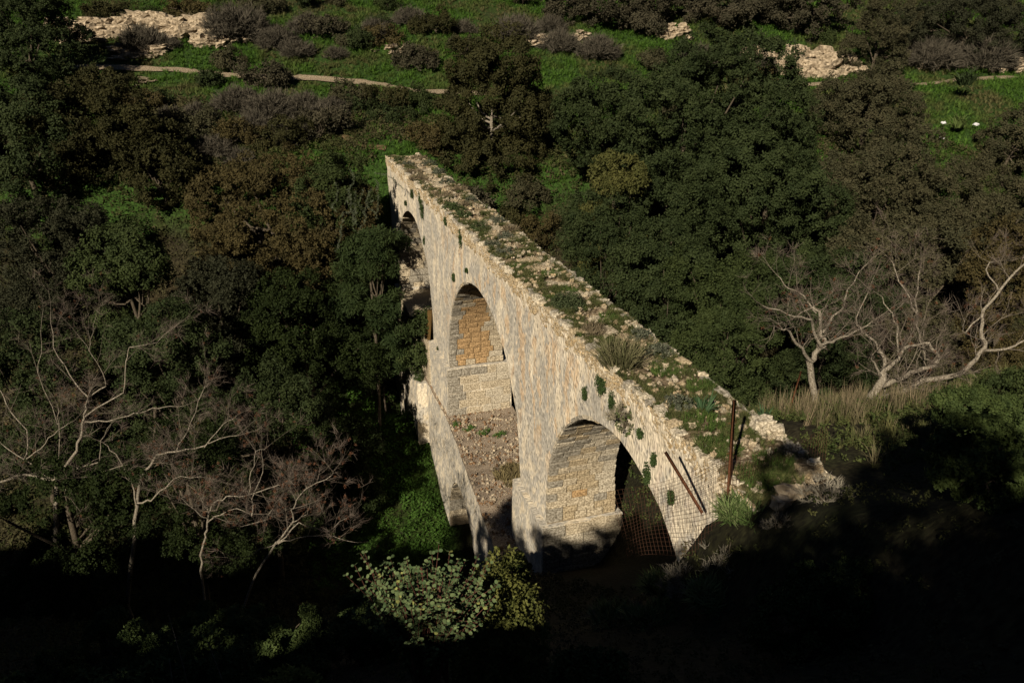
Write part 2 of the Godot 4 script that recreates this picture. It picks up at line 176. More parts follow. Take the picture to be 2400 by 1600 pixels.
func copies(called: String, mesh: Mesh, m: Material, xf: Array, cols: Array, parent: Node3D) -> MultiMeshInstance3D:
	var mm := MultiMesh.new()
	mm.transform_format = MultiMesh.TRANSFORM_3D
	mm.use_colors = true
	mm.mesh = mesh
	mm.instance_count = xf.size()
	var buf := PackedFloat32Array()
	buf.resize(xf.size() * 16)
	var k := 0
	for i in xf.size():
		var t: Transform3D = xf[i]
		var b := t.basis
		var c: Color = cols[i]
		buf[k] = b.x.x; buf[k + 1] = b.y.x; buf[k + 2] = b.z.x; buf[k + 3] = t.origin.x
		buf[k + 4] = b.x.y; buf[k + 5] = b.y.y; buf[k + 6] = b.z.y; buf[k + 7] = t.origin.y
		buf[k + 8] = b.x.z; buf[k + 9] = b.y.z; buf[k + 10] = b.z.z; buf[k + 11] = t.origin.z
		buf[k + 12] = c.r; buf[k + 13] = c.g; buf[k + 14] = c.b; buf[k + 15] = 1.0
		k += 16
	mm.buffer = buf
	var o := MultiMeshInstance3D.new()
	o.name = called if parent != self else numbered(called)
	o.multimesh = mm
	if parent != self:
		o.set_meta("kind", "stuff")
	o.material_override = m
	parent.add_child(o, true)
	return o

func rnd_dir() -> Vector3:
	var z := rng.randf_range(-1, 1)
	var a := rng.randf() * TAU
	var r := sqrt(1 - z * z)
	return Vector3(r * cos(a), z, r * sin(a))

func basis_up(n: Vector3, spin: float, sc: Vector3) -> Basis:
	var y := n.normalized()
	var x := y.cross(Vector3(0.31, 0.12, 0.94))
	if x.length() < 0.05:
		x = y.cross(Vector3.RIGHT)
	x = x.normalized().rotated(y, spin)
	return Basis(x * sc.x, y * sc.y, x.cross(y) * sc.z)

func sheet(st: SurfaceTool, a: Vector3, b: Vector3, c: Vector3, d: Vector3) -> void:
	st.add_vertex(a); st.add_vertex(b); st.add_vertex(c)
	st.add_vertex(a); st.add_vertex(c); st.add_vertex(d)

func tri_start() -> SurfaceTool:
	var st := SurfaceTool.new()
	st.begin(Mesh.PRIMITIVE_TRIANGLES)
	return st

func tube(st: SurfaceTool, p: Array, r0: float, r1: float, sides: int, wob := 0.0) -> void:
	var n := p.size()
	var rings := []
	for i in n:
		var t: Vector3 = (p[mini(i + 1, n - 1)] - p[maxi(i - 1, 0)]).normalized()
		var x := t.cross(Vector3(0.2, 0.3, 0.93)).normalized()
		var y := x.cross(t)
		var r := lerpf(r0, r1, float(i) / (n - 1))
		var ring := []
		for k in sides:
			var a := TAU * k / sides
			ring.append(p[i] + (x * cos(a) + y * sin(a)) * r * (1.0 + wob * rng.randf_range(-1, 1)))
		rings.append(ring)
	for i in n - 1:
		for k in sides:
			var k2 := (k + 1) % sides
			sheet(st, rings[i][k], rings[i + 1][k], rings[i + 1][k2], rings[i][k2])

func smooth_line(p: Array, per: int) -> Array:
	var out := []
	for i in p.size() - 1:
		var a: Vector3 = p[maxi(i - 1, 0)]
		var d: Vector3 = p[mini(i + 2, p.size() - 1)]
		for k in per:
			out.append((p[i] as Vector3).cubic_interpolate(p[i + 1], a, d, float(k) / per))
	out.append(p[-1])
	return out

func straight_line(p: Array, per: int) -> Array:
	var out := []
	for i in p.size() - 1:
		for k in per:
			out.append((p[i] as Vector3).lerp(p[i + 1], float(k) / per))
	out.append(p[-1])
	return out

# ---------------------------------------------------------------- materials
func noise_texture(freq: float, lo: Color, hi: Color, seed_: int, octaves := 5) -> NoiseTexture2D:
	var n := FastNoiseLite.new()
	n.seed = seed_
	n.frequency = freq
	n.fractal_octaves = octaves
	n.noise_type = FastNoiseLite.TYPE_SIMPLEX_SMOOTH
	var g := Gradient.new()
	g.set_color(0, lo)
	g.set_color(1, hi)
	g.set_offset(0, 0.25)
	g.set_offset(1, 0.75)
	var t := NoiseTexture2D.new()
	t.width = 512
	t.height = 512
	t.seamless = true
	t.noise = n
	t.color_ramp = g
	return t

func matte(c: Color, rough_ := 0.9) -> StandardMaterial3D:
	var m := StandardMaterial3D.new()
	m.albedo_color = c.linear_to_srgb()
	m.roughness = rough_
	m.metallic_specular = 0.25
	return m

func grained(c: Color, tex: Texture2D, scale_: float, relief := 0.0, rough_ := 0.95) -> StandardMaterial3D:
	var m := matte(c, rough_)
	m.albedo_texture = tex
	m.uv1_triplanar = true
	m.uv1_world_triplanar = true
	m.uv1_scale = Vector3.ONE * scale_
	if relief > 0:
		m.heightmap_enabled = true
		m.heightmap_texture = tex
		m.heightmap_scale = relief
	return m

func leaf_material() -> StandardMaterial3D:
	var m := matte(Color(1, 1, 1), 0.75)
	m.vertex_color_use_as_albedo = true
	m.backlight_enabled = true
	m.backlight = Color(.25, .25, .12)
	m.metallic_specular = 0.2
	return m

func make_materials() -> void:
	var grain := noise_texture(0.02, Color(.55, .53, .5), Color(1, 1, 1), 4)
	var soil := noise_texture(0.03, Color(.45, .42, .38), Color(1, 1, 1), 9, 6)
	M.leaf = leaf_material()
	M.leaf.backlight_enabled = false
	M.leaf_near = leaf_material()
	M.twig = matte(Color(1, 1, 1), 0.9)
	M.twig.vertex_color_use_as_albedo = true
	M.bark = grained(Color(.235, .21, .17), grain, 1.3, 1.0)
	M.branch = grained(Color(.145, .125, .10), grain, 1.3, 0.0)
	M.trunk = grained(Color(.09, .075, .055), grain, 1.5, 1.5)
	M.cream = grained(Color(.48, .415, .305), grain, 0.9, 1.2)
	M.pale = grained(Color(.50, .45, .355), grain, 1.1, 1.2)
	M.grey = grained(Color(.31, .285, .235), grain, 0.8, 1.2)
	M.orange = grained(Color(.43, .29, .15), grain, 0.9, 1.2)
	M.tan = grained(Color(.42, .345, .23), grain, 1.0, 1.2)
	M.ochre = grained(Color(.17, .105, .035), soil, 0.9, 2.0)
	M.deck = grained(Color(.38, .315, .245), soil, 1.1, 2.0)
	M.mortar = grained(Color(.36, .30, .21), soil, 1.5, 2.0)
	M.rubble = grained(Color(.46, .41, .32), grain, 1.7, 2.0)
	M.rubble.vertex_color_use_as_albedo = true
	M.limestone = grained(Color(.37, .305, .22), grain, 0.35, 4.0)
	M.track = grained(Color(.32, .265, .19), soil, 0.6, 1.0)
	M.dirt = grained(Color(.15, .11, .06), soil, 0.8, 1.5)
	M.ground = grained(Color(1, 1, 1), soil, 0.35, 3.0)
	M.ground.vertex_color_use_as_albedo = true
	M.rust = grained(Color(.14, .06, .03), grain, 3.0, 0.3, 0.8)
	M.rag = matte(Color(.42, .42, .43), 0.9)

# ---------------------------------------------------------------- small shapes that are copied
func leaf_clump(n: int, spread: float, lng: float, wid: float, seed_: int) -> ArrayMesh:
	rng.seed = seed_
	var st := tri_start()
	for i in n:
		var c := rnd_dir() * spread * pow(rng.randf(), 0.5)
		var nn := (Vector3(0, 0.9, 0) + rnd_dir() * 0.8).normalized()
		var d := nn.cross(rnd_dir()).normalized()
		d = (d + c.normalized() * 0.25).normalized()
		var side := d.cross(nn).normalized() * wid * 0.5
		var l := lng * rng.randf_range(0.7, 1.2)
		sheet(st, c, c + d * l * 0.45 + side, c + d * l, c + d * l * 0.45 - side)
	return st.commit()

func twig_clump(n: int, lng: float, wid: float, spread_up: float, seed_: int) -> ArrayMesh:
	rng.seed = seed_
	var st := tri_start()
	for i in n:
		var d := (Vector3(0, spread_up, 0) + rnd_dir()).normalized()
		var p := rnd_dir() * 0.12
		var l := lng * rng.randf_range(0.6, 1.1)
		var bend := rnd_dir() * l * 0.18
		var mid := p + d * l * 0.5 + bend
		var end := p + d * l
		var sd := d.cross(rnd_dir()).normalized() * wid
		sheet(st, p - sd, mid - sd * 0.7, mid + sd * 0.7, p + sd)
		st.add_vertex(mid - sd * 0.7); st.add_vertex(end); st.add_vertex(mid + sd * 0.7)
		if i % 2 == 0:
			var e2 := mid + (d + rnd_dir() * 0.8).normalized() * l * 0.5
			st.add_vertex(mid - sd * 0.6); st.add_vertex(e2); st.add_vertex(mid + sd * 0.6)
	return st.commit()

func grass_clump(n: int, h: float, wid: float, lean: float, seed_: int) -> ArrayMesh:
	rng.seed = seed_
	var st := tri_start()
	for i in n:
		var a := rng.randf() * TAU
		var out := Vector3(cos(a), 0, sin(a))
		var p := out * rng.randf() * 0.16
		var l := h * rng.randf_range(0.5, 1.1)
		var k := lean * rng.randf_range(0.2, 1.2)
		var sd := Vector3(-out.z, 0, out.x) * wid
		var mid := p + Vector3(0, l * 0.6, 0) + out * l * k * 0.35
		var end := p + Vector3(0, l * (1.0 - 0.25 * k), 0) + out * l * k
		sheet(st, p - sd, mid - sd * 0.8, mid + sd * 0.8, p + sd)
		st.add_vertex(mid - sd * 0.8); st.add_vertex(end); st.add_vertex(mid + sd * 0.8)
	return st.commit()

func rock_mesh(seed_: int, flat: float, lump: float) -> ArrayMesh:
	# a cube cut 3 x 3 on each face, pushed towards a ball and roughened: 108 triangles, unit size
	var st := tri_start()
	st.set_smooth_group(-1)
	var n := FastNoiseLite.new()
	n.seed = seed_
	n.frequency = 0.9
	var ax := [[Vector3.RIGHT, Vector3.UP], [Vector3.UP, Vector3.BACK], [Vector3.BACK, Vector3.RIGHT], [Vector3.UP, Vector3.RIGHT], [Vector3.BACK, Vector3.UP], [Vector3.RIGHT, Vector3.BACK]]
	for f in ax:
		var u: Vector3 = f[0]
		var v: Vector3 = f[1]
		var w := u.cross(v)
		for i in 3:
			for j in 3:
				var q := []
				for c in [[0, 0], [0, 1], [1, 1], [1, 0]]:
					var p: Vector3 = w + u * (-1.0 + 2.0 * (i + c[0]) / 3.0) + v * (-1.0 + 2.0 * (j + c[1]) / 3.0)
					p = p.lerp(p.normalized() * 1.25, 0.55) * 0.5
					p *= 1.0 + lump * n.get_noise_3dv(p * 2.2)
					p.y *= flat
					q.append(p)
				sheet(st, q[0], q[1], q[2], q[3])
	return st.commit()

func block_mesh(seed_: int) -> ArrayMesh:
	# a dressed stone: unit box, front (-z) face smaller and uneven, chamfered all round: 10 + 2 triangles on the back left out
	rng.seed = seed_
	var st := tri_start()
	st.set_smooth_group(-1)
	var b := []
	var f := []
	for c in [Vector2(-.5, -.5), Vector2(.5, -.5), Vector2(.5, .5), Vector2(-.5, .5)]:
		var j := Vector2(rng.randf_range(-.03, .03), rng.randf_range(-.05, .05))
		b.append(Vector3(c.x + j.x, c.y + j.y, 0.5))
		f.append(Vector3(c.x * 0.95 + j.x, c.y * 0.91 + j.y, -0.5 + rng.randf_range(-.07, .07)))
	var m := Vector3(rng.randf_range(-.1, .1), rng.randf_range(-.1, .1), -0.5 + rng.randf_range(-.2, .1))
	for k in 4:
		var k2 := (k + 1) % 4
		sheet(st, b[k], f[k], f[k2], b[k2])
		st.add_vertex(f[k]); st.add_vertex(m); st.add_vertex(f[k2])
	st.generate_normals()
	return st.commit()

func make_clumps() -> void:
	clumps.leaf = [leaf_clump(16, 0.8, 0.62, 0.40, 11), leaf_clump(16, 0.8, 0.62, 0.36, 12), leaf_clump(14, 0.9, 0.7, 0.38, 13)]
	clumps.spike = [leaf_clump(18, 0.6, 1.1, 0.14, 14), leaf_clump(18, 0.7, 1.1, 0.14, 15), leaf_clump(16, 0.7, 1.0, 0.2, 16)]
	clumps.twig = [twig_clump(9, 1.0, 0.010, 0.9, 21), twig_clump(9, 1.0, 0.010, 0.9, 22)]
	clumps.grass = [grass_clump(16, 1.0, 0.035, 0.6, 31), grass_clump(16, 1.0, 0.03, 0.9, 32)]
	clumps.rock = []
	for k in 5:
		clumps.rock.append(rock_mesh(40 + k, 0.75, 0.55))
	clumps.block = []
	for k in 6:
		clumps.block.append(block_mesh(60 + k))

# ---------------------------------------------------------------- plants
func crown_points(lobes: Array, sp: Array, xf: Array, cols: Array, origin: Vector3, fine := 1.0) -> void:
	var sub: float = sp[3] * lerpf(1.0, fine, 0.5)
	var many := int(16.0 / pow(fine, 1.3))
	for L in lobes:
		var c: Vector3 = L[0]
		var r: Vector3 = L[1]
		var area := 4.0 * PI * pow((pow(r.x * r.y, 1.6) + pow(r.x * r.z, 1.6) + pow(r.y * r.z, 1.6)) / 3.0, 1 / 1.6)
		var n := int(area * 0.30 / (sub * sub) * sp[4]) + 3
		for i in n:
			var d := rnd_dir()
			if d.y < -0.35 and rng.randf() < 0.6:
				continue
			var k := 0.80 + 0.2 * rng.randf() + 0.30 * noise.get_noise_3dv((c + d * r) * 7.0)
			var p := c + d * r * k
			var buried := false
			for L2 in lobes:
				if L2 != L and ((p - L2[0]) / L2[1]).length() < 0.72:
					buried = true
					break
			if buried:
				continue
			var nrm := (d / r).normalized()
			var tint := rng.randf()
			var ssz := sub * rng.randf_range(0.6, 1.35)
			for q in many:
				var dir := (rnd_dir() + nrm * 0.7).normalized()
				var o := dir * ssz * (0.55 + 0.45 * rng.randf())
				o.y *= 0.8
				var up := dir + nrm * 0.35 + Vector3(0, .25, 0) + rnd_dir() * 0.35
				var sz: float = sp[2] * fine * rng.randf_range(0.7, 1.3)
				xf.append(Transform3D(basis_up(up, rng.randf() * TAU, Vector3.ONE * sz), p + o - origin))
				cols.append((sp[0] as Color).lerp(sp[1], clampf(tint * 0.7 + rng.randf() * 0.3, 0, 1)))

func leafy_tree(called: String, label: String, c: Vector3, r: Vector3, kind: String, seed_: int, category := "tree", group := "", foot = null) -> Node3D:
	rng.seed = seed_
	var sp: Array = SPECIES[kind]
	var f: Vector3 = foot if foot != null else on_ground(c.x + rng.randf_range(-.4, .4), c.z - 0.3, 0.3)
	if f.y > c.y - 0.3:
		f.y = minf(f.y, c.y - 0.3)
	var t := thing(called, label, category, f, group)
	var lobes := [[c, r * 0.70]]
	var n := clampi(int(5 + r.x * r.y * 0.7), 6, 24)
	for i in n:
		var d := rnd_dir()
		d.y = d.y * 0.8 + 0.1
		var k := rng.randf_range(0.24, 0.46)
		var rr := Vector3(r.x, (r.x + r.y) * 0.5, r.z).lerp(Vector3.ONE * minf(r.x, r.y), 0.5) * k
		lobes.append([c + d.normalized() * (r - rr * rng.randf_range(0.5, 0.95)), rr])
	if c.y - f.y > r.y * 1.5:      # lower boughs of tall trees
		for i in 7:
			var a := rng.randf() * TAU
			var yy := lerpf(c.y - r.y, f.y + 1.0, rng.randf_range(0.02, 0.6))
			lobes.append([Vector3(c.x + cos(a) * r.x * 0.55, yy, c.z + sin(a) * r.z * 0.55), Vector3(r.x * 0.42, r.x * 0.34, r.z * 0.42)])
	if called == "round_tree":
		for i in 7:
			var a := TAU * i / 7.0
			lobes.append([c + Vector3(cos(a) * r.x * 0.6, -r.y * rng.randf_range(0.75, 1.0), sin(a) * r.z * 0.6), Vector3(r.x * 0.36, r.y * 0.30, r.z * 0.36)])
	var xf := []
	var cols := []
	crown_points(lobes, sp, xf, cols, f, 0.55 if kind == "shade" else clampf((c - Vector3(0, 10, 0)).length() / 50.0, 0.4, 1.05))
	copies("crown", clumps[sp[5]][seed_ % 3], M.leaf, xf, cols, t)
	var st := tri_start()
	var rad := clampf(r.x * 0.06, 0.06, 0.32)
	var top := c - f - Vector3(0, r.y * 0.25, 0)
	var kink := top * 0.5 + Vector3(rng.randf_range(-.4, .4), 0, rng.randf_range(-.4, .4))
	tube(st, smooth_line([Vector3(0, -0.3, 0), kink, top], 3), rad, rad * 0.5, 7, 0.1)
	for i in mini(lobes.size(), 7):
		var e: Vector3 = lobes[i][0] - f
		tube(st, smooth_line([kink.lerp(top, rng.randf()), (kink + e) * 0.5 + Vector3(0, 0.3, 0), e], 2), rad * 0.45, rad * 0.12, 5)
	st.generate_normals()
	part("trunk", st.commit(), M.bark if called == "round_tree" else M.trunk, t)
	return t

func bare_shrub(foot: Vector3, r: float, seed_: int, label: String, group: String, a := Color(.038, .034, .025), b := Color(.066, .058, .043), called := "bare_shrub", up := 0.5) -> Node3D:
	rng.seed = seed_
	var t := thing(called, label, "shrub", foot, group)
	var xf := []
	var cols := []
	var n := int(clampf(r * r * 70.0, 20, 330))
	for i in n:
		var d := rnd_dir()
		d.y = absf(d.y) * 0.9
		var p := d * Vector3(r, r * 0.9, r) * pow(rng.randf(), 0.5) * 0.85
		var sz := r * rng.randf_range(0.28, 0.45)
		xf.append(Transform3D(basis_up(d + Vector3(0, up, 0) + rnd_dir() * 0.4, rng.randf() * TAU, Vector3(sz, sz, sz)), p))
		cols.append(a.lerp(b, rng.randf()))
	copies("twigs", clumps.twig_bold[seed_ % 2], M.twig, xf, cols, t)
	var st := tri_start()
	for i in 7:
		var d := (rnd_dir() + Vector3(0, 1.2, 0)).normalized()
		tube(st, [Vector3(0, -.15, 0), d * r * 0.4, d * r * 0.8 + rnd_dir() * r * 0.15], r * 0.03, r * 0.008, 4)
	part("stems", st.commit(), M.trunk, t)
	return t

func grow(st: SurfaceTool, tips: Array, p: Vector3, d: Vector3, l: float, r: float, lev: int) -> void:
	var pts := [p]
	var q := p
	var dd := d
	var n := 3
	for i in n:
		dd = (dd + rnd_dir() * 0.28 + Vector3(0, 0.06, 0)).normalized()
		q += dd * l / n
		pts.append(q)
	tube(st, pts, r, r * 0.45, 4 if lev > 0 else 3)
	tips.append([q, dd])
	if lev <= 0:
		return
	for i in rng.randi_range(2, 4):
		var k := rng.randf_range(0.3, 1.0)
		var at: Vector3 = pts[int(k * n)]
		grow(st, tips, at, (dd + rnd_dir() * 0.95 + Vector3(0, 0.15, 0)).normalized(), l * rng.randf_range(0.45, 0.7), r * 0.5, lev - 1)

func bare_tree(key: String, called: String, label: String, seed_: int, leafy: float) -> void:
	rng.seed = seed_
	var limbs: Array = LIMBS[key]
	var f: Vector3 = limbs[0][0][0]
	var g := on_ground(f.x, f.z, 0.3)
	var t := thing(called, label, "tree", Vector3(f.x, minf(g.y, f.y), f.z))
	var o := t.position
	var tips := []
	for i in limbs.size():
		var raw := []
		var thin := 0.8 if key == "fork" or key == "lean" else 0.40
		for v in limbs[i][0]:
			raw.append(v - o)
		if i == 0 and g.y < f.y:
			raw.push_front(Vector3.ZERO)
		for k in range(1, raw.size()):
			raw[k] += rnd_dir() * 0.09
		var pts := smooth_line(raw, 3) if thin > 0.7 else straight_line(raw, 3)
		for k in range(1, pts.size() - 1):
			pts[k] += rnd_dir() * 0.05
		var r0: float = limbs[i][1] * thin
		var r1: float = limbs[i][2] * thin
		var st := tri_start()
		tube(st, pts, r0, r1, 8 if r0 > 0.1 else 6, 0.07)
		st.generate_normals()
		part("trunk" if i == 0 else "limb", st.commit(), M.bark, t)
		if i == 0:
			continue
		var sb := tri_start()
		var mine := []
		for k in range(2, pts.size()):
			if rng.randf() < 0.55:
				var along: Vector3 = (pts[k] - pts[k - 1]).normalized()
				var d := (along * 0.5 + rnd_dir() + Vector3(0, 0.55, 0)).normalized()
				grow(sb, mine, pts[k], d, rng.randf_range(0.7, 1.5), lerpf(r0, r1, float(k) / pts.size()) * 0.28 + 0.005, 2)
		grow(sb, mine, pts[-1], (pts[-1] - pts[-2]).normalized(), 1.2, r1, 2)
		if mine.size() > 0:
			part("branches", sb.commit(), M.branch, t)
		tips.append_array(mine)
	var xf := []
	var cols := []
	var lx := []
	var lc := []
	for tp in tips:
		var sz := rng.randf_range(0.3, 0.55)
		if rng.randf() < 0.42:
			xf.append(Transform3D(basis_up(tp[1] + rnd_dir() * 0.3, rng.randf() * TAU, Vector3.ONE * sz), tp[0]))
			cols.append(Color(.055, .042, .034).lerp(Color(.105, .085, .068), rng.randf()))
		if rng.randf() < leafy:
			lx.append(Transform3D(basis_up(rnd_dir(), rng.randf() * TAU, Vector3.ONE * rng.randf_range(0.05, 0.09)), tp[0] + rnd_dir() * 0.15))
			lc.append(Color(.045, .022, .014).lerp(Color(.095, .045, .024), rng.randf()))
	copies("twigs", clumps.twig[seed_ % 2], M.twig, xf, cols, t)
	if lx.size() > 0:
		copies("dry_leaves", clumps.leaf[0], M.leaf, lx, lc, t)

# ---------------------------------------------------------------- the ground
func cover_color(x: float, z: float) -> Color:
	var u := -z - 0.15 * x
	var n := noise.get_noise_2d(x * 3.0 + 40, z * 3.0)
	var n2 := noise.get_noise_2d(x * 11.0, z * 11.0 + 70)
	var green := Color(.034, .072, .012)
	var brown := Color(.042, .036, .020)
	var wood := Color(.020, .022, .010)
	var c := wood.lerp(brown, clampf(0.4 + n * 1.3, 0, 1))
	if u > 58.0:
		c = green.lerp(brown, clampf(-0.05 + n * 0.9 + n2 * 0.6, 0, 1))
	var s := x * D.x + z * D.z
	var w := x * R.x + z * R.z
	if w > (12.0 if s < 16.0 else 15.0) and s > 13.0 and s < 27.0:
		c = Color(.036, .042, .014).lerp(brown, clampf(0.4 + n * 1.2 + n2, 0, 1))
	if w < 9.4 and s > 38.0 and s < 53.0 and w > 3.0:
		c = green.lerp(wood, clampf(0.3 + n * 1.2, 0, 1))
	return c

func build_ground() -> void:
	var xs := []
	var x := -150.0
	while x < 160.0:
		xs.append(x)
		x += 0.8 if x > -45.0 and x < 60.0 else 4.0
	var zs := []
	var z := 60.0
	while z > -200.0:
		zs.append(z)
		z -= 0.8 if z < 8.0 and z > -98.0 else 4.0
	var st := tri_start()
	st.set_smooth_group(0)
	for j in zs.size():
		for i in xs.size():
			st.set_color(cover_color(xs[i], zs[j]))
			st.add_vertex(Vector3(xs[i], height(xs[i], zs[j]), zs[j]))
	for j in zs.size() - 1:
		for i in xs.size() - 1:
			var a := j * xs.size() + i
			var b := a + xs.size()
			for k in [a, b, a + 1, a + 1, b, b + 1]:
				st.add_index(k)
	st.generate_normals()
	structure("ground", st.commit(), M.ground)

func ribbon(pts: Array, half: float, lift: float, called: String, m: Material) -> void:
	var p := smooth_line(pts, 8)
	var st := tri_start()
	var rows := []
	for i in p.size():
		var t: Vector3 = p[mini(i + 1, p.size() - 1)] - p[maxi(i - 1, 0)]
		var n := Vector3(-t.z, 0, t.x).normalized()
		var row := []
		for k in 7:
			var e := (k / 3.0 - 1.0) * half * (1.0 + 0.35 * noise.get_noise_2d(i * 14.0, k * 30.0))
			var q: Vector3 = p[i] + n * e
			var dip := 0.05 if k == 0 or k == 6 else 0.0
			row.append(Vector3(q.x, maxf(height(q.x, q.z), height(p[i].x, p[i].z) - 0.1) + lift - dip, q.z))
		rows.append(row)
	for i in rows.size() - 1:
		for k in 6:
			sheet(st, rows[i][k], rows[i + 1][k], rows[i + 1][k + 1], rows[i][k + 1])
	st.generate_normals()
	structure(called, st.commit(), m)

# ---------------------------------------------------------------- the aqueduct
func lp(s: float, y: float, w: float) -> Vector3:
	return Vector3(s, y, w) - BASE

func streak(n: FastNoiseLite, s: float, y: float, a: float, b: float) -> float:
	return n.get_noise_2d(s * a, y * b)

func wall_texture() -> Array:
	# weathering of the lit face as it is seen: grey lichen streaks, orange iron streaks, pale lime net, cream stone
	var wd := 2000
	var ht := 866
	var im := Image.create(wd, ht, false, Image.FORMAT_RGB8)
	var hm := Image.create(wd, ht, false, Image.FORMAT_L8)
	var n := FastNoiseLite.new()
	n.seed = 77
	n.frequency = 0.1
	n.fractal_octaves = 3
	var net := FastNoiseLite.new()
	net.seed = 5
	net.noise_type = FastNoiseLite.TYPE_CELLULAR
	net.cellular_return_type = FastNoiseLite.RETURN_DISTANCE2_SUB
	net.frequency = 0.1
	net.fractal_type = FastNoiseLite.FRACTAL_NONE
	var cream := Color(.490, .435, .340)
	var tan := Color(.440, .375, .275)
	var pink := Color(.465, .400, .315)
	var grey := Color(.275, .262, .232)
	var orange := Color(.43, .295, .165)
	var grey_at := [[12, .18], [19, .22], [22, .42], [26, .72], [33, .80], [45, .80], [48, .50], [54, .20], [61, .15]]
	for j in ht:
		var y := 0.5 - 20.8 * j / ht
		for i in wd:
			var s := 12.0 + 48.0 * i / wd
			var big := n.get_noise_2d(s * 3.0, y * 2.0)
			var st1 := n.get_noise_2d(s * 9.0 + 300.0 + big * 6.0, y * 1.9)
			var mot := n.get_noise_2d(s * 14.0 + y * 6.0, y * 9.0 - 80.0)
			var fine := n.get_noise_2d(s * 70.0, y * 38.0)
			var st2 := n.get_noise_2d(s * 10.0 - 500.0 + big * 8.0, y * 3.2 + 60.0)
			var c := cream.lerp(tan, clampf(0.30 + big * 0.9 + fine * 0.5, 0, 1)).lerp(pink, smoothstep(0.1, 0.4, mot))
			var high := smoothstep(-9.0, -4.0, y + big * 3.0)
			var pat := lerpf(mot * 1.1, st1 * 0.75 + mot * 0.55, high)
			var g := smoothstep(-0.22, 0.16, pat + big * 0.35 + fine * 0.22 + itp(grey_at, s) * 0.62 - 0.30)
			var below := smoothstep(-0.45, -1.1, y + 0.5 * n.get_noise_1d(s * 8.0) + fine * 0.3)
			c = c.lerp(grey, g * 0.84 * below)
			var o := smoothstep(0.12, 0.30, st2 + fine * 0.25 + mot * 0.3) * smoothstep(19.0, 24.0, s) * smoothstep(48.0, 36.0, s) * smoothstep(-7.5, -4.5, y + big * 3.0)
			c = c.lerp(orange, o * 0.62 * below)
			var cell := net.get_noise_2d(s * 17.0 + y * 6.0 + big * 7.0 + fine * 1.2, y * 10.0 - s * 5.0)
			var seam := smoothstep(-0.76, -0.95, cell) * smoothstep(-0.25, 0.25, mot + fine * 0.8)
			c = c.lerp(cream * 1.08, seam * 0.45)
			var pit := smoothstep(0.34, 0.46, n.get_noise_2d(s * 40.0 - 90.0, y * 30.0 + 33.0))
			c = c * (1.0 + fine * 0.42 - pit * 0.35)
			im.set_pixel(i, j, c.linear_to_srgb())
			hm.set_pixel(i, j, Color.from_hsv(0, 0, clampf(0.5 + fine * 0.6 + seam * 0.2 + mot * 0.25 - pit * 0.4, 0, 1)))
	return [ImageTexture.create_from_image(im), ImageTexture.create_from_image(hm)]

func back_w(y: float, s := 40.0) -> float:      # the back leans out downwards
	return W1 - lerpf(0.070, 0.094, smoothstep(26.0, 33.0, s)) * minf(y, 0.0)

func splay(s: float) -> float:      # the lower wall stands further out towards the near bank
	return clampf((40.0 - s) * 0.075, 0.0, 0.85)

func wob(p: Vector3, amp: float) -> Vector3:
	return Vector3(rough.get_noise_3d(p.x, p.y, p.z), rough.get_noise_3d(p.x + 51, p.y, p.z), rough.get_noise_3d(p.x, p.y + 77, p.z)) * amp

func arch_bottom(s: float, arches: Array, low: float) -> float:
	for a in arches:
		if absf(s - a[0]) < a[1] - 1e-4:
			return a[2] + sqrt(a[1] * a[1] - (s - a[0]) * (s - a[0]))
	return low

func face_columns(s0: float, s1: float, arches: Array, low: float, step: float) -> Array:
	# [s, bottom] columns; at each springing two columns, one of the arch and one of the pier
	var cols := []
	var s := s0
	var todo := arches.duplicate()
	while true:
		var nxt = null
		for a in todo:
			if nxt == null or a[0] < nxt[0]:
				nxt = a
		var stop: float = s1 if nxt == null else nxt[0] - nxt[1]
		if stop > s:
			var k := maxi(1, int((stop - s) / step))
			for i in k + 1:
				cols.append([lerpf(s, stop, float(i) / k), low])
		if nxt == null:
			break
		todo.erase(nxt)
		for i in 65:
			var th := PI - PI * i / 64.0
			var ss: float = nxt[0] + nxt[1] * cos(th)
			if ss >= s0:
				cols.append([ss, nxt[2] + nxt[1] * sin(th)])
		s = nxt[0] + nxt[1]
	return cols

func top_edge(s: float) -> float:
	return 0.10 * rough.get_noise_1d(s * 1.2) + 0.09 * rough.get_noise_1d(s * 4.0 + 40)

func wall_point(s: float, y: float, w: float, outward: float, band: float) -> Vector3:
	var p := Vector3(s, y, w)
	var b := smoothstep(-1.1, -0.3, y + 0.35 * rough.get_noise_1d(s * 2.0)) * band
	var d := 0.05 * rough.get_noise_2d(s * 0.7, y * 0.7) + 0.02 * rough.get_noise_2d(s * 3.2, y * 3.2)
	d += b * (0.03 + 0.07 * rough.get_noise_2d(s * 3.0 + 9, y * 3.5))
	p.z += outward * d
	if outward < 0.0 and w < 9.25:
		p.z -= splay(s)
	if outward > 0.0 and w == W1:
		p.z += back_w(y, s) - W1
	return p - BASE

func wall_sheet(cols: Array, top: Callable, w: float, outward: float, rows: int, band: float) -> ArrayMesh:
	var st := tri_start()
	st.set_smooth_group(0)
	var q := []
	for c in cols:
		var line := []
		for j in rows + 1:
			var y := lerpf(c[1], top.call(c[0]), float(j) / rows)
			line.append([wall_point(c[0], y, w, outward, band), Vector2((c[0] - 12.0) / 48.0, (0.5 - y) / 20.8)])
		q.append(line)
	for i in q.size() - 1:
		if absf(cols[i + 1][0] - cols[i][0]) < 1e-4:
			continue
		for j in rows:
			var four := [q[i][j], q[i][j + 1], q[i + 1][j + 1], q[i + 1][j]]
			if outward > 0:
				four.reverse()
			for k in [0, 2, 1, 0, 3, 2]:
				st.set_uv(four[k][1])
				st.add_vertex(four[k][0])
	st.generate_normals()
	return st.commit()

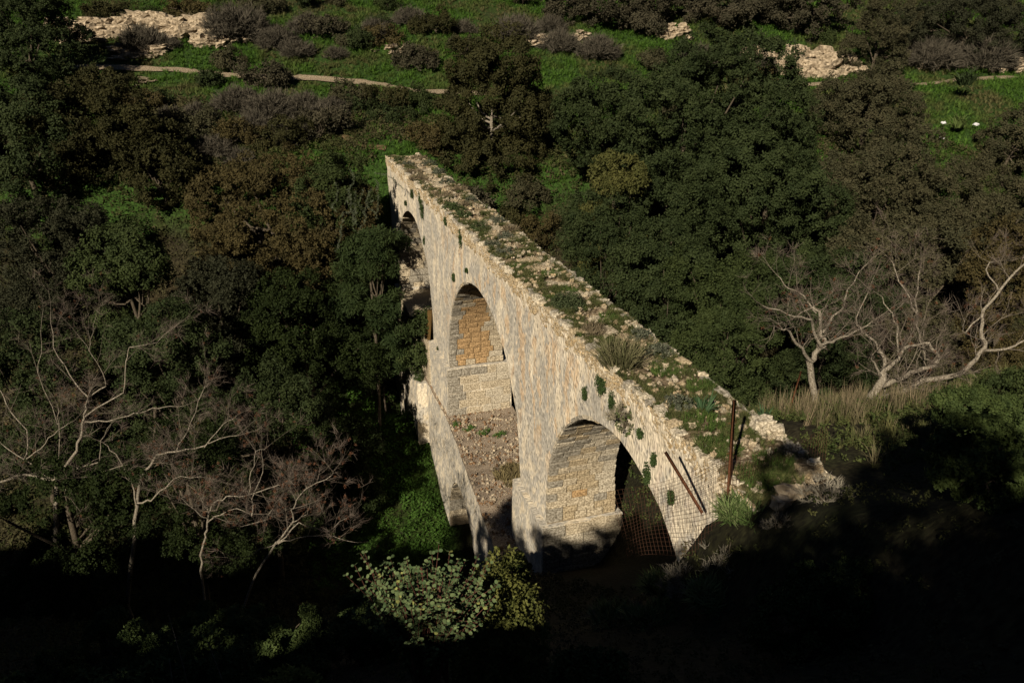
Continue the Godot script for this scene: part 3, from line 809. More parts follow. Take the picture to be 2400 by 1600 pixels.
func rough_box(a: Vector3, b: Vector3, step: float, amp: float) -> ArrayMesh:
	# a block of masonry in aqueduct coordinates with uneven faces and worn edges
	var st := tri_start()
	st.set_smooth_group(0)
	var faces := [[0, 1, 2, 1], [0, 1, 2, 0], [1, 2, 0, 0], [1, 2, 0, 1], [2, 0, 1, 0], [2, 0, 1, 1]]
	for fi in faces.size():
		var f: Array = faces[fi]
		st.set_smooth_group(fi)
		var u: int = f[0]
		var v: int = f[1]
		var w: int = f[2]
		var nu := maxi(1, int((b[u] - a[u]) / step))
		var nv := maxi(1, int((b[v] - a[v]) / step))
		var g := []
		for i in nu + 1:
			var row := []
			for j in nv + 1:
				var p := Vector3.ZERO
				p[u] = lerpf(a[u], b[u], float(i) / nu)
				p[v] = lerpf(a[v], b[v], float(j) / nv)
				p[w] = b[w] if f[3] == 1 else a[w]
				var uu := p.x - 12.0 + (p.z if w == 0 else 0.0)
				var vv := 0.5 - p.y + (p.z - 9.0 if w == 1 else 0.0)
				row.append([p + wob(p * 0.9, amp * 0.5) + wob(p * 0.3, amp) - BASE, Vector2(uu / 48.0, vv / 20.8)])
			g.append(row)
		for i in nu:
			for j in nv:
				var four := [g[i][j], g[i + 1][j], g[i + 1][j + 1], g[i][j + 1]]
				if f[3] == 0:
					four.reverse()
				for k in [0, 2, 1, 0, 3, 2]:
					st.set_uv(four[k][1])
					st.add_vertex(four[k][0])
	st.generate_normals()
	return st.commit()

func intrados(c: float, r: float, cy: float, low: float, w0: float, w1: float) -> ArrayMesh:
	var st := tri_start()
	st.set_smooth_group(0)
	var prof := []
	prof.append(Vector2(c + r, low))
	for i in 49:
		var th := PI * i / 48.0
		prof.append(Vector2(c + r * cos(th), cy + r * sin(th)))
	prof.append(Vector2(c - r, low))
	for i in prof.size() - 1:
		for k in 8:
			var e0 := w1 + (back_w(prof[i].y, c) - W1 if low > -20.0 else 0.0)
			var e1 := w1 + (back_w(prof[i + 1].y, c) - W1 if low > -20.0 else 0.0)
			var f0 := w0 - (splay(prof[i].x) if low < -20.0 else 0.0)
			var f1 := w0 - (splay(prof[i + 1].x) if low < -20.0 else 0.0)
			var a := Vector3(prof[i].x, prof[i].y, lerpf(f0, e0, k / 8.0))
			var b := Vector3(prof[i + 1].x, prof[i + 1].y, lerpf(f1, e1, k / 8.0))
			var cc := Vector3(prof[i + 1].x, prof[i + 1].y, lerpf(f1, e1, (k + 1) / 8.0))
			var d := Vector3(prof[i].x, prof[i].y, lerpf(f0, e0, (k + 1) / 8.0))
			sheet(st, a - BASE, b - BASE, cc - BASE, d - BASE)
	st.generate_normals()
	return st.commit()

func stone_piece(called: String, mesh: Mesh, m: Material, xf: Transform3D, parent: Node3D) -> void:
	var o := part(called, mesh, m, parent)
	o.transform = xf

func lay_course(called: String, sth: float, cth: float, at: Vector2, hgt: float, w0: float, w1: float, thick: float, mean: float, parent: Node3D, pick: Callable) -> void:
	# one row of dressed stones across the vault or jamb; at = (s, y) of the middle of the row on the surface
	var w := w0
	while w < w1 - 0.05:
		var l := mean * rng.randf_range(0.6, 1.45)
		if w1 - (w + l) < mean * 0.5:
			l = w1 - w
		var proud := rng.randf_range(0.0, 0.025)
		var z := Vector3(cth, sth, 0)
		var b := Basis(Vector3(0, 0, 1) * (l - 0.012), Vector3(sth, -cth, 0) * (hgt - 0.010), z * thick)
		var mid := Vector3(at.x, at.y, w + l * 0.5) + z * (thick * 0.5 - 0.045 - proud)
		stone_piece(called, clumps.block[rng.randi() % 6], pick.call(at.y, (w + l * 0.5 - w0) / (w1 - w0)), Transform3D(b, mid - BASE), parent)
		w += l

func build_aqueduct() -> void:
	rng.seed = 4242
	var tex := wall_texture()
	var face := matte(Color(1, 1, 1), 0.95)
	face.albedo_texture = tex[0]
	face.heightmap_enabled = true
	face.heightmap_texture = tex[1]
	face.heightmap_scale = 3.0
	M.face = face
	var t := thing("aqueduct", "tall old stone aqueduct with three big arches and a grassy broken top crossing the ravine", "aqueduct", bp(BASE.x, BASE.y, BASE.z))
	t.basis = Basis(D, Vector3.UP, R)
	aqueduct = t
	var s0 := 12.4
	var s1 := 58.6
	var cols := face_columns(s0, s1, ARCHES, SHOULDER, 0.22)
	part("front_wall", wall_sheet(cols, top_edge, W0, -1.0, 52, 1.0), M.face, t)
	part("back_wall", wall_sheet(face_columns(s0, s1, ARCHES, SHOULDER, 0.5), top_edge, W1, 1.0, 14, 1.0), M.face, t)
	for a in ARCHES:
		part("vault", intrados(a[0], a[1], a[2], SHOULDER, W0 + 0.01, W1 - 0.01), M.mortar, t)
	# piers widen below a shoulder
	part("pier_base", rough_box(Vector3(11.0, -16, 9.4), Vector3(14.0, SHOULDER, 12.8), 0.4, 0.06), M.face, t)
	part("pier_base", rough_box(Vector3(25.28, -16, 9.35), Vector3(29.05, SHOULDER, 12.75), 0.3, 0.06), M.face, t)
	part("pier_base", rough_box(Vector3(40.98, -16, 9.35), Vector3(45.52, SHOULDER, 13.1), 0.3, 0.06), M.face, t)
	part("pier_base", rough_box(Vector3(55.7, -16, 9.35), Vector3(60.0, SHOULDER, 13.1), 0.4, 0.06), M.face, t)
	# masonry floor under the far arch and the wide footing below it
	part("arch_floor", rough_box(Vector3(45.3, -16, 9.28), Vector3(56.0, -9.0, 13.0), 0.4, 0.10), M.cream, t)
	part("footing", rough_box(Vector3(45.9, -21, 8.55), Vector3(56.0, DECK - 0.05, 9.35), 0.35, 0.12), M.face, t)
	# lower tier with its small arch
	var lower := [[36.5, 4.2, -18.2]]
	var deck_top := func(s: float) -> float: return DECK + 0.12 * rough.get_noise_1d(s * 3.0)
	part("lower_wall", wall_sheet(face_columns(24.0, 57.0, lower, -21.0, 0.3), deck_top, 9.2, -1.0, 36, 0.0), M.face, t)
	part("lower_wall", wall_sheet(face_columns(24.0, 57.0, lower, -21.0, 0.6), deck_top, 13.2, 1.0, 10, 0.0), M.face, t)
	part("vault", intrados(36.5, 4.2, -18.2, -21.0, 9.21, 13.19), M.mortar, t)
	var st := tri_start()
	st.set_smooth_group(0)
	for i in 132:
		for k in 8:
			var q := []
			for e in [[0, 0], [1, 0], [1, 1], [0, 1]]:
				var s: float = 24.0 + (i + e[0]) * 0.25
				var w: float = lerpf(9.2 - splay(s), 13.2, (k + e[1]) / 8.0)
				var y: float = deck_top.call(s) + (0.13 * rough.get_noise_2d(s * 3, w * 3) if k + e[1] > 0 and k + e[1] < 8 else 0.0)
				q.append(Vector3(s, y, w) - BASE)
			sheet(st, q[0], q[1], q[2], q[3])
	st.generate_normals()
	part("lower_deck", st.commit(), M.deck, t)
	# top: earth, turf and worn stone
	st = tri_start()
	st.set_smooth_group(0)
	var ns := 240
	var nw := 12
	var grid := []
	for i in ns + 1:
		var row := []
		for k in nw + 1:
			var s := lerpf(s0, s1, float(i) / ns)
			var e := float(k) / nw
			var w := lerpf(W0 - 0.03, W1 + 0.03, e)
			var y := top_edge(s)
			if k > 0 and k < nw:
				y += 0.05 + 0.10 * rough.get_noise_2d(s * 2.2, w * 2.2) - 0.10 * exp(-pow((e - 0.55) / 0.2, 2.0))
			var pth := exp(-pow((e - 0.55 - 0.12 * rough.get_noise_1d(s * 0.8)) / 0.20, 2.0))
			var gr := clampf(0.68 + 1.1 * rough.get_noise_2d(s * 1.3 + 30, w * 1.6) - pth * 0.55 - smoothstep(30.0, 44.0, s) * 0.25, 0, 1)
			var c := Color(.24, .18, .115).lerp(Color(.32, .265, .185), clampf(0.5 + rough.get_noise_2d(s * 4, w * 4), 0, 1)).lerp(Color(.050, .056, .020), gr)
			row.append([Vector3(s, y, w) - BASE, c])
		grid.append(row)
	for i in ns:
		for k in nw:
			var four := [grid[i][k], grid[i + 1][k], grid[i + 1][k + 1], grid[i][k + 1]]
			for v in [0, 1, 2, 0, 2, 3]:
				st.set_color(four[v][1])
				st.add_vertex(four[v][0])
	st.generate_normals()
	part("top_earth", st.commit(), M.ground, t)
	# dressed stones of the two near vaults and their jambs
	var pick1 := func(y: float, e: float) -> Material:
		var r := rng.randf()
		if y > -5.6 and r < 0.75:
			return M.grey if r < 0.5 else M.pale
		if e > 0.42 and e < 0.62 and y < -5.2 and r < 0.3:
			return M.orange
		if e < 0.14 and r < 0.9:
			return M.grey
		if e > 0.72 and r < 0.8:
			return M.grey if r < 0.25 else M.pale
		return M.cream if r < 0.75 else M.tan
	var pick2b := func(_y: float, _e: float) -> Material:
		return M.grey if rng.randf() < 0.4 else M.cream
	var pick2 := func(y: float, e: float) -> Material:
		var r := rng.randf()
		if y > -4.5 and r < 0.75:
			return M.grey if r < 0.5 else M.tan
		if e > 0.22 and e < 0.72 and y > -8.7 and r < 0.9:
			return M.orange
		if e < 0.24:
			return M.grey if r < 0.8 else M.pale
		return M.pale if r < 0.5 else M.cream
	for which in 2:
		var a: Array = ARCHES[which]
		var hgt := 0.32 if which == 0 else 0.34
		var pick: Callable = pick1 if which == 0 else pick2
		var dth: float = hgt / a[1]
		var th := dth * 0.5
		while th < 1.32 - which * 0.12:
			lay_course("vault_stone", sin(th), cos(th), Vector2(a[0] + a[1] * cos(th), a[2] + a[1] * sin(th)), hgt, W0 - 0.015, back_w(a[2] + a[1] * sin(th), a[0]), 0.14, 0.56, t, pick)
			th += dth
		var y: float = a[2] - hgt * 0.5
		while y > SHOULDER:
			lay_course("vault_stone", 0.0, 1.0, Vector2(a[0] + a[1], y), hgt, W0 - 0.015, back_w(y, a[0]), 0.14, 0.56, t, pick)
			y -= hgt
	for k in 8:
		var th := (k + 0.5) * 0.45 / 4.2
		lay_course("vault_stone", sin(th), cos(th), Vector2(36.5 + 4.2 * cos(th), -18.2 + 4.2 * sin(th)), 0.45, 9.19, 13.2, 0.14, 0.85, t, pick2b)
	var far: Array = ARCHES[2]
	for k in 13:
		var th := (k - 2.5) * 0.5 / 5.3
		var up := maxf(th, 0.0)
		var py: float = far[2] + far[1] * sin(up) + (minf(th, 0.0) * 5.3)
		lay_course("vault_stone", sin(up), cos(up), Vector2(far[0] + far[1] * cos(up), py), 0.5, W0 - 0.015, back_w(py, 50.0), 0.14, 0.8, t, pick2b)
	var pick3 := func(_y: float, e: float) -> Material:
		var r := rng.randf()
		if e < 0.3:
			return M.grey
		return M.cream if r < 0.6 else (M.pale if r < 0.85 else M.grey)
	for k in 6:
		lay_course("plinth_stone", 0.0, 1.0, Vector2(40.98, SHOULDER - 0.26 - 0.49 * k), 0.49, 9.36, 13.05, 0.16, 0.75, t, pick3)
	for k in 5:
		lay_course("plinth_stone", 0.0, 1.0, Vector2(25.28, SHOULDER - 0.26 - 0.49 * k), 0.49, 9.36, 12.7, 0.16, 0.75, t, pick3)
	# broken coping along both edges, worn slabs in the middle
	var mats := [M.cream, M.pale, M.grey, M.tan, M.pale]
	for edge in 2:
		var s := s0 + 0.8
		while s < 58.5:
			var l := rng.randf_range(0.18, 0.5)
			if rng.randf() < 0.86:
				var dep := rng.randf_range(0.18, 0.40)
				var hg := rng.randf_range(0.12, 0.24)
				var w := (W0 + dep * 0.35 - 0.02) if edge == 0 else (W1 - dep * 0.35 + 0.02)
				var b := Basis(Vector3.UP, rng.randf_range(-0.35, 0.35)) * Basis(Vector3.FORWARD, rng.randf_range(-.15, .15))
				b = b * Basis.from_scale(Vector3(l, hg * 1.25, dep))
				stone_piece("coping_stone", clumps.rock[rng.randi() % 5], mats[rng.randi() % 5], Transform3D(b, lp(s + l * 0.5, top_edge(s) + hg * 0.25 - 0.05, w + rng.randf_range(-.05, .05))), t)
			s += l * 0.92
	for k in 46:
		var s := rng.randf_range(20.0, 57.0)
		var l := rng.randf_range(0.35, 0.8)
		var b := Basis(Vector3.UP, rng.randf_range(-0.5, 0.5)) * Basis.from_scale(Vector3(l, 0.12, rng.randf_range(0.4, 0.95)))
		stone_piece("paving_slab", clumps.rock[rng.randi() % 5], M.cream if k % 3 else M.tan, Transform3D(b, lp(s, top_edge(s) + 0.03, 10.9 + rng.randf_range(-.35, .45))), t)
	# loose rubble: top, edge band and lower deck
	var xf := []
	var cs := []
	for k in 1500:
		var s := rng.randf_range(13.0, 58.0)
		var w := rng.randf_range(W0 + 0.1, W1 - 0.1)
		var sz := 0.05 + 0.15 * pow(rng.randf(), 2.6)
		xf.append(Transform3D(Basis.from_euler(Vector3(rng.randf() * TAU, rng.randf() * TAU, 0)).scaled(Vector3.ONE * sz), lp(s, top_edge(s) + 0.03 + 0.05 * rng.randf(), w)))
		cs.append(Color(1, 1, 1).lerp(Color(.85, .74, .58), rng.randf()) * rng.randf_range(0.65, 1.1))
	for k in 6500:
		var s := rng.randf_range(12.8, 59.0)
		var y := -pow(rng.randf(), 1.5) * (0.55 + 0.4 * rough.get_noise_1d(s * 2.0))
		var sz := 0.04 + 0.09 * pow(rng.randf(), 2.0)
		if arch_bottom(s, ARCHES, SHOULDER) > y - 0.25:
			continue
		xf.append(Transform3D(Basis.from_euler(Vector3(rng.randf() * TAU, rng.randf() * TAU, 0)).scaled(Vector3(sz, sz * 0.8, sz * 0.55)), lp(s, y, W0 - 0.03)))
		cs.append(Color(1.0, .97, .9).lerp(Color(.95, .80, .58), rng.randf()) * rng.randf_range(0.7, 1.08))
	var rb := copies("rubble", clumps.rock[0], M.rubble, xf, cs, t)
	rb.set_meta("kind", "stuff")
	xf = []
	cs = []
	for k in 4600:
		var s := rng.randf_range(26.0, 45.0)
		var w := rng.randf_range(9.25 - splay(s), 12.9)
		var sz := 0.03 + 0.11 * pow(rng.randf(), 3.0)
		if rough.get_noise_2d(s * 1.1, w * 1.4) < -0.12 and rng.randf() < 0.75:
			continue
		xf.append(Transform3D(Basis.from_euler(Vector3(rng.randf() * TAU, rng.randf() * TAU, 0)).scaled(Vector3.ONE * sz), lp(s, DECK + 0.02 + 0.05 * rng.randf(), w)))
		cs.append((Color(1.05, 1.0, .95) if rng.randf() < 0.55 else Color(.52, .36, .26)) * rng.randf_range(0.7, 1.2))
	rb = copies("deck_rubble", clumps.rock[1], M.rubble, xf, cs, t)
	rb.set_meta("kind", "stuff")


# ---------------------------------------------------------------- plants on and round the aqueduct
func tuft(called: String, label: String, group: String, at: Vector3, r: float, h: float, n: int, a: Color, b: Color, kind: String, seed_: int, category := "plant") -> Node3D:
	rng.seed = seed_
	var t := thing(called, label, category, at, group)
	var xf := []
	var cols := []
	for i in n:
		var ang := rng.randf() * TAU
		var d := sqrt(rng.randf()) * r
		var sz := rng.randf_range(0.7, 1.15)
		var p := Vector3(cos(ang) * d, -0.02, sin(ang) * d)
		var sc := Vector3(h, h * sz, h)
		if kind == "leaf" or kind == "spike":
			p = Vector3(cos(ang) * d, h * rng.randf() * sqrt(maxf(0.05, 1.0 - d * d / (r * r))), sin(ang) * d)
			sc = Vector3.ONE * 0.11 * sz
		elif kind == "twig_bold":
			sc = Vector3.ONE * h * sz
		xf.append(Transform3D(basis_up(Vector3(cos(ang) * d / r * 0.5, 1, sin(ang) * d / r * 0.5) + rnd_dir() * 0.15, rng.randf() * TAU, sc), p))
		cols.append(a.lerp(b, rng.randf()))
	copies("leaves", clumps[kind][seed_ % 2], M.leaf, xf, cols, t)
	return t

func build_top_plants() -> void:
	rng.seed = 900
	var tops := [[41.3, 10.0, .5, "dark"], [37.0, 10.3, .55, "dark"], [39.6, 10.2, .35, "dark"], [35.2, 11.0, .4, "grey"], [32.8, 10.2, .5, "grey"], [34.0, 10.0, .4, "grey"], [29.5, 11.1, .35, "green"], [19.7, 11.1, .5, "green"], [16.5, 10.4, .5, "green"], [15.2, 10.1, .5, "green"], [17.6, 10.3, .4, "grey"], [54.5, 10.3, .5, "grey"], [49.7, 10.0, .5, "dry"], [54.5, 11.7, .55, "grey"], [47.9, 11.3, .5, "grey"], [44.5, 10.3, .5, "dry"], [45.9, 11.5, .45, "dry"], [52.0, 10.2, .45, "dry"], [51.2, 11.6, .45, "grey"], [56.2, 10.1, .45, "dark"], [56.6, 11.5, .5, "dry"], [43.0, 11.5, .35, "grey"], [38.2, 11.5, .4, "grey"], [36.4, 11.6, .35, "dry"], [30.6, 10.0, .3, "green"], [27.4, 11.0, .35, "green"], [24.2, 11.2, .3, "green"], [23.2, 10.2, .35, "dry"], [22.3, 11.5, .35, "grey"], [18.4, 11.4, .4, "green"], [20.8, 11.4, .4, "grey"], [14.2, 11.0, .45, "green"], [13.6, 10.2, .4, "green"], [42.2, 10.9, .25, "dry"], [26.6, 10.0, .3, "green"]]
	for k in tops.size():
		var s: float = tops[k][0]
		var w: float = tops[k][1]
		var rr: float = tops[k][2]
		var at := bp(s, top_edge(s), w)
		if tops[k][3] == "green":
			tuft("grass_tuft", "tuft of fresh green grass growing on the aqueduct's earthy top", "grass tufts on the aqueduct's top", at, rr, 0.24, int(110 * rr), Color(.026, .050, .010), Color(.055, .080, .020), "grass", 1000 + k)
		elif tops[k][3] == "grey":
			tuft("cushion_plant", "grey-green cushion plant growing on the aqueduct's earthy top", "cushion plants on the aqueduct's top", at, rr, 0.34, int(170 * rr), Color(.040, .046, .030), Color(.075, .080, .056), "leaf", 1000 + k)
		elif tops[k][3] == "dark":
			tuft("low_bush", "dark green low bush growing on the aqueduct's front edge", "low bushes on the aqueduct's front edge", at, rr, 0.42, int(230 * rr), Color(.022, .034, .012), Color(.040, .055, .020), "leaf", 1000 + k)
		else:
			tuft("dry_tuft", "brownish dry grass tuft growing on the aqueduct's earthy top", "dry grass tufts on the aqueduct's top", at, rr, 0.36, int(100 * rr), Color(.075, .060, .038), Color(.13, .105, .065), "grass", 1000 + k)
	tuft("low_bush", "broad dark green bush on the aqueduct's top above its middle pier", "", bp(25.9, 0.02, 10.4), 0.62, 0.5, 260, Color(.022, .032, .013), Color(.042, .052, .024), "leaf", 1103)
	tuft("tall_grass", "tall clump of straw-green grass standing on the aqueduct's front edge", "", bp(20.5, 0.02, 9.98), 0.42, 1.0, 46, Color(.055, .060, .024), Color(.11, .10, .055), "wisp", 1101)
	tuft("agave", "spiky blue-green rosette plant on the turf near the rusty post", "", bp(17.1, 0.05, 10.8), 0.10, 0.55, 3, Color(.024, .050, .022), Color(.045, .075, .035), "blade", 1102)
	tuft("agave", "spiky rosette plant beside the white boulder at the aqueduct's near end", "", bp(16.3, 0.0, 12.1), 0.10, 0.5, 3, Color(.022, .045, .018), Color(.036, .062, .028), "blade", 1104)
	# turf carpet of the top
	var xf := []
	var cols := []
	for k in 15000:
		var s := rng.randf_range(12.8, 58.4)
		var w := rng.randf_range(W0 + 0.05, W1 - 0.05)
		var e := (w - W0) / (W1 - W0)
		var pth := exp(-pow((e - 0.55 - 0.12 * rough.get_noise_1d(s * 0.8)) / 0.20, 2.0))
		if 0.55 + 1.1 * rough.get_noise_2d(s * 1.3 + 30, w * 1.6) - pth * 0.55 - smoothstep(30.0, 44.0, s) * 0.25 < 0.08 + 0.4 * rng.randf():
			continue
		var sz := rng.randf_range(0.10, 0.20)
		xf.append(Transform3D(basis_up(Vector3.UP + rnd_dir() * 0.2, rng.randf() * TAU, Vector3(sz * 1.4, sz, sz * 1.4)), bp(s, top_edge(s) + 0.0, w)))
		cols.append(Color(.032, .048, .012).lerp(Color(.075, .070, .030), rng.randf()))
	var o := copies("turf", clumps.grass[1], M.leaf, xf, cols, self)
	tag(o, "short turf growing over the earthy top of the aqueduct", "turf")
	o.set_meta("kind", "stuff")
	# plants rooted in the wall face: s, y, half height
	var wallp := [[49.6, -0.8, .34], [46.8, -1.1, .6], [47.3, -0.6, .3], [51.9, -1.85, .2], [40.9, -0.45, .26], [37.9, -0.55, .34], [36.8, -1.85, .15], [39.5, -3.0, .26], [46.6, -2.95, .18], [20.85, -0.75, .42], [22.1, -1.6, .24], [20.1, -0.95, .26], [18.15, -1.0, .17], [17.3, -1.35, .18], [17.6, -2.0, .26], [16.2, -1.85, .26], [29.0, -9.6, .34], [44.0, -8.9, .22]]
	for k in wallp.size():
		var v: Array = wallp[k]
		rng.seed = 1200 + k
		var t := thing("wall_plant", "small green plant rooted in the aqueduct's lit wall face", "plant", bp(v[0], v[1], W0 - 0.02), "plants rooted in the wall face")
		xf = []
		cols = []
		for i in int(22 + v[2] * 130):
			var p: Vector3 = rnd_dir() * float(v[2]) * pow(rng.randf(), 0.5)
			p = D * p.x * (0.45 + 0.35 * ((k * 7) % 5) / 4.0) * (1.0 + 0.5 * p.y / float(v[2])) + Vector3(0, p.y * (0.8 + 0.3 * (k % 3)), 0) - R * (0.04 + absf(p.z) * 0.18)
			xf.append(Transform3D(basis_up(-R + rnd_dir() * 0.6, rng.randf() * TAU, Vector3.ONE * rng.randf_range(.06, .11)), p))
			cols.append(Color(.020, .036, .011).lerp(Color(.036, .054, .018), rng.randf()))
		copies("leaves", clumps.leaf[k % 3], M.leaf, xf, cols, t)
	# the twiggy caper bush over the near arch
	var b := bare_shrub(bp(19.1, -1.15, W0 - 0.1), 0.75, 1300, "twiggy half-leafless bush hanging on the wall above the near arch", "", Color(.09, .08, .05), Color(.16, .14, .10), "hanging_bush", 0.2)
	xf = []
	cols = []
	rng.seed = 1301
	for i in 90:
		var p := rnd_dir() * 0.5 + Vector3(0.25, 0.1, -0.15)
		xf.append(Transform3D(basis_up(rnd_dir() + Vector3.UP, rng.randf() * TAU, Vector3.ONE * rng.randf_range(.07, .12)), p))
		cols.append(Color(.035, .055, .015).lerp(Color(.06, .075, .025), rng.randf()))
	copies("leaves", clumps.leaf[0], M.leaf, xf, cols, b)
	var eb := tri_start()
	eb.set_smooth_group(0)
	var og := bp(47.5, -9.1, 11.2)
	for i in 20:
		for k in 14:
			var q := []
			for e in [[0, 0], [1, 0], [1, 1], [0, 1]]:
				var s: float = 45.4 + (i + e[0]) * 0.26
				var w: float = 9.35 + (k + e[1]) * 0.27
				var y := -9.3 + 2.2 * smoothstep(50.6, 45.4, s + 0.7 * rough.get_noise_2d(w * 2.0, s)) + 0.35 * rough.get_noise_2d(s * 2.0, w * 2.0)
				if k + e[1] == 0:
					y = -9.4
				q.append(bp(s, y, w) - og)
			sheet(eb, q[0], q[1], q[2], q[3])
	eb.generate_normals()
	var bank := part("earth_bank", eb.commit(), M.ochre, self)
	bank.name = numbered("earth_bank")
	bank.position = og
	tag(bank, "ochre earth bank slumped under the aqueduct's far arch", "earth bank")
	# brown grass on the lower deck
	tuft("dry_grass", "brown dry grass patch on the lower ledge against the pier", "", bp(33.6, DECK + 0.05, 10.9), 0.9, 0.5, 110, Color(.09, .075, .035), Color(.15, .12, .06), "grass", 1310)
	for k in 8:
		tuft("footing_weed", "green weed growing on the wide footing below the far arch", "weeds on the footing", bp(46.4 + k * 0.75, DECK - 0.02, 8.8 + (k % 3) * 0.2), 0.35, 0.3, 40, Color(.018, .034, .008), Color(.034, .052, .014), "leaf", 1340 + k)
	for k in 7:
		tuft("ledge_weed", "small green weed growing on the aqueduct's lower ledge", "weeds on the lower ledge", bp(39.8 - k * 0.3 - (k % 2) * 0.5, DECK + 0.05, 9.5 + k * 0.36), 0.22, 0.16, 16, Color(.03, .07, .012), Color(.05, .09, .02), "leaf", 1320 + k)

# ---------------------------------------------------------------- rusty fence
func post(label: String, a: Vector3, b: Vector3, r: float) -> void:
	var t := thing("fence_post", label, "fence post", a)
	var st := tri_start()
	var ax := (b - a)
	var side := ax.cross(Vector3(0.2, 0, 1)).normalized()
	var fr := side.cross(ax.normalized())
	# an angle iron: two thin flanges
	for f in [[side, fr], [fr, side]]:
		var u: Vector3 = f[0] * r
		var v: Vector3 = f[1] * r * 0.16
		var c := [Vector3.ZERO, u, u + v, v]
		for k in 4:
			var p: Vector3 = c[k]
			var q: Vector3 = c[(k + 1) % 4]
			sheet(st, p, p + ax, q + ax, q)
		sheet(st, c[0] + ax, c[1] + ax, c[2] + ax, c[3] + ax)
	st.generate_normals()
	part("angle_iron", st.commit(), M.rust, t)
	if b.y - a.y > 1.6:
		var s2 := tri_start()
		for k in 4:
			var m := a.lerp(b, 0.25 + k * 0.2) - a
			tube(s2, [m - side * r * 0.6, m + side * r * 1.5, m + side * r * 1.2 + Vector3(0, r * 1.2, 0)], 0.008, 0.006, 4)
		part("tie_wire", s2.commit(), M.rust, t)

func wire_panel(label: String, c: Array, nu: int, nv: int, sag: float, seed_: int) -> void:
	# welded mesh hung between four corners (top start, top end, bottom end, bottom start), each wire a tube
	rng.seed = seed_
	var t := thing("wire_mesh", label, "wire mesh", c[3])
	var st := tri_start()
	var f := func(u: float, v: float) -> Vector3:
		var p: Vector3 = (c[0] as Vector3).lerp(c[1], u).lerp((c[3] as Vector3).lerp(c[2], u), v)
		var k := sin(u * PI) * sag
		return p + Vector3(0.04 * sin(u * 9.0 + v * 3.0), -k + 0.05 * sin(u * 7.0), 0.12 * sin(u * 5.0 + v * 4.0)) - c[3]
	for i in nu + 1:
		var l := []
		for k in 13:
			l.append(f.call(float(i) / nu, k / 12.0))
		tube(st, l, 0.0036, 0.0036, 3)
	for j in nv + 1:
		var l := []
		for k in 25:
			l.append(f.call(k / 24.0, float(j) / nv))
		tube(st, l, 0.0036, 0.0036, 3)
	part("wires", st.commit(), M.wire, t)

func build_fence() -> void:
	post("tall upright rusty angle-iron post at the aqueduct's near end", Vector3(4.88, -1.6, -15.95), Vector3(4.74, 2.08, -16.05), 0.085)
	post("short rusty angle-iron stub leaning over the wall beside the mesh", Vector3(4.35, -0.9, -16.2), Vector3(3.42, 0.62, -16.35), 0.075)
	post("rusty post leaning beside the pale forked tree trunk", Vector3(9.75, -4.2, -26.4), Vector3(10.05, -1.9, -26.4), 0.07)
	wire_panel("rusty welded wire mesh sagging between the leaning stub and the tall post", [Vector3(2.25, -0.55, -16.6), Vector3(4.85, 0.75, -16.0), Vector3(4.85, -1.3, -15.8), Vector3(2.7, -2.0, -15.9)], 29, 19, 0.12, 1401)
	wire_panel("rusty welded wire mesh running on from the tall post past the boulder", [Vector3(4.86, 0.75, -15.98), Vector3(7.6, 0.55, -17.6), Vector3(7.6, -1.2, -17.5), Vector3(4.86, -1.2, -15.9)], 32, 18, 0.1, 1402)

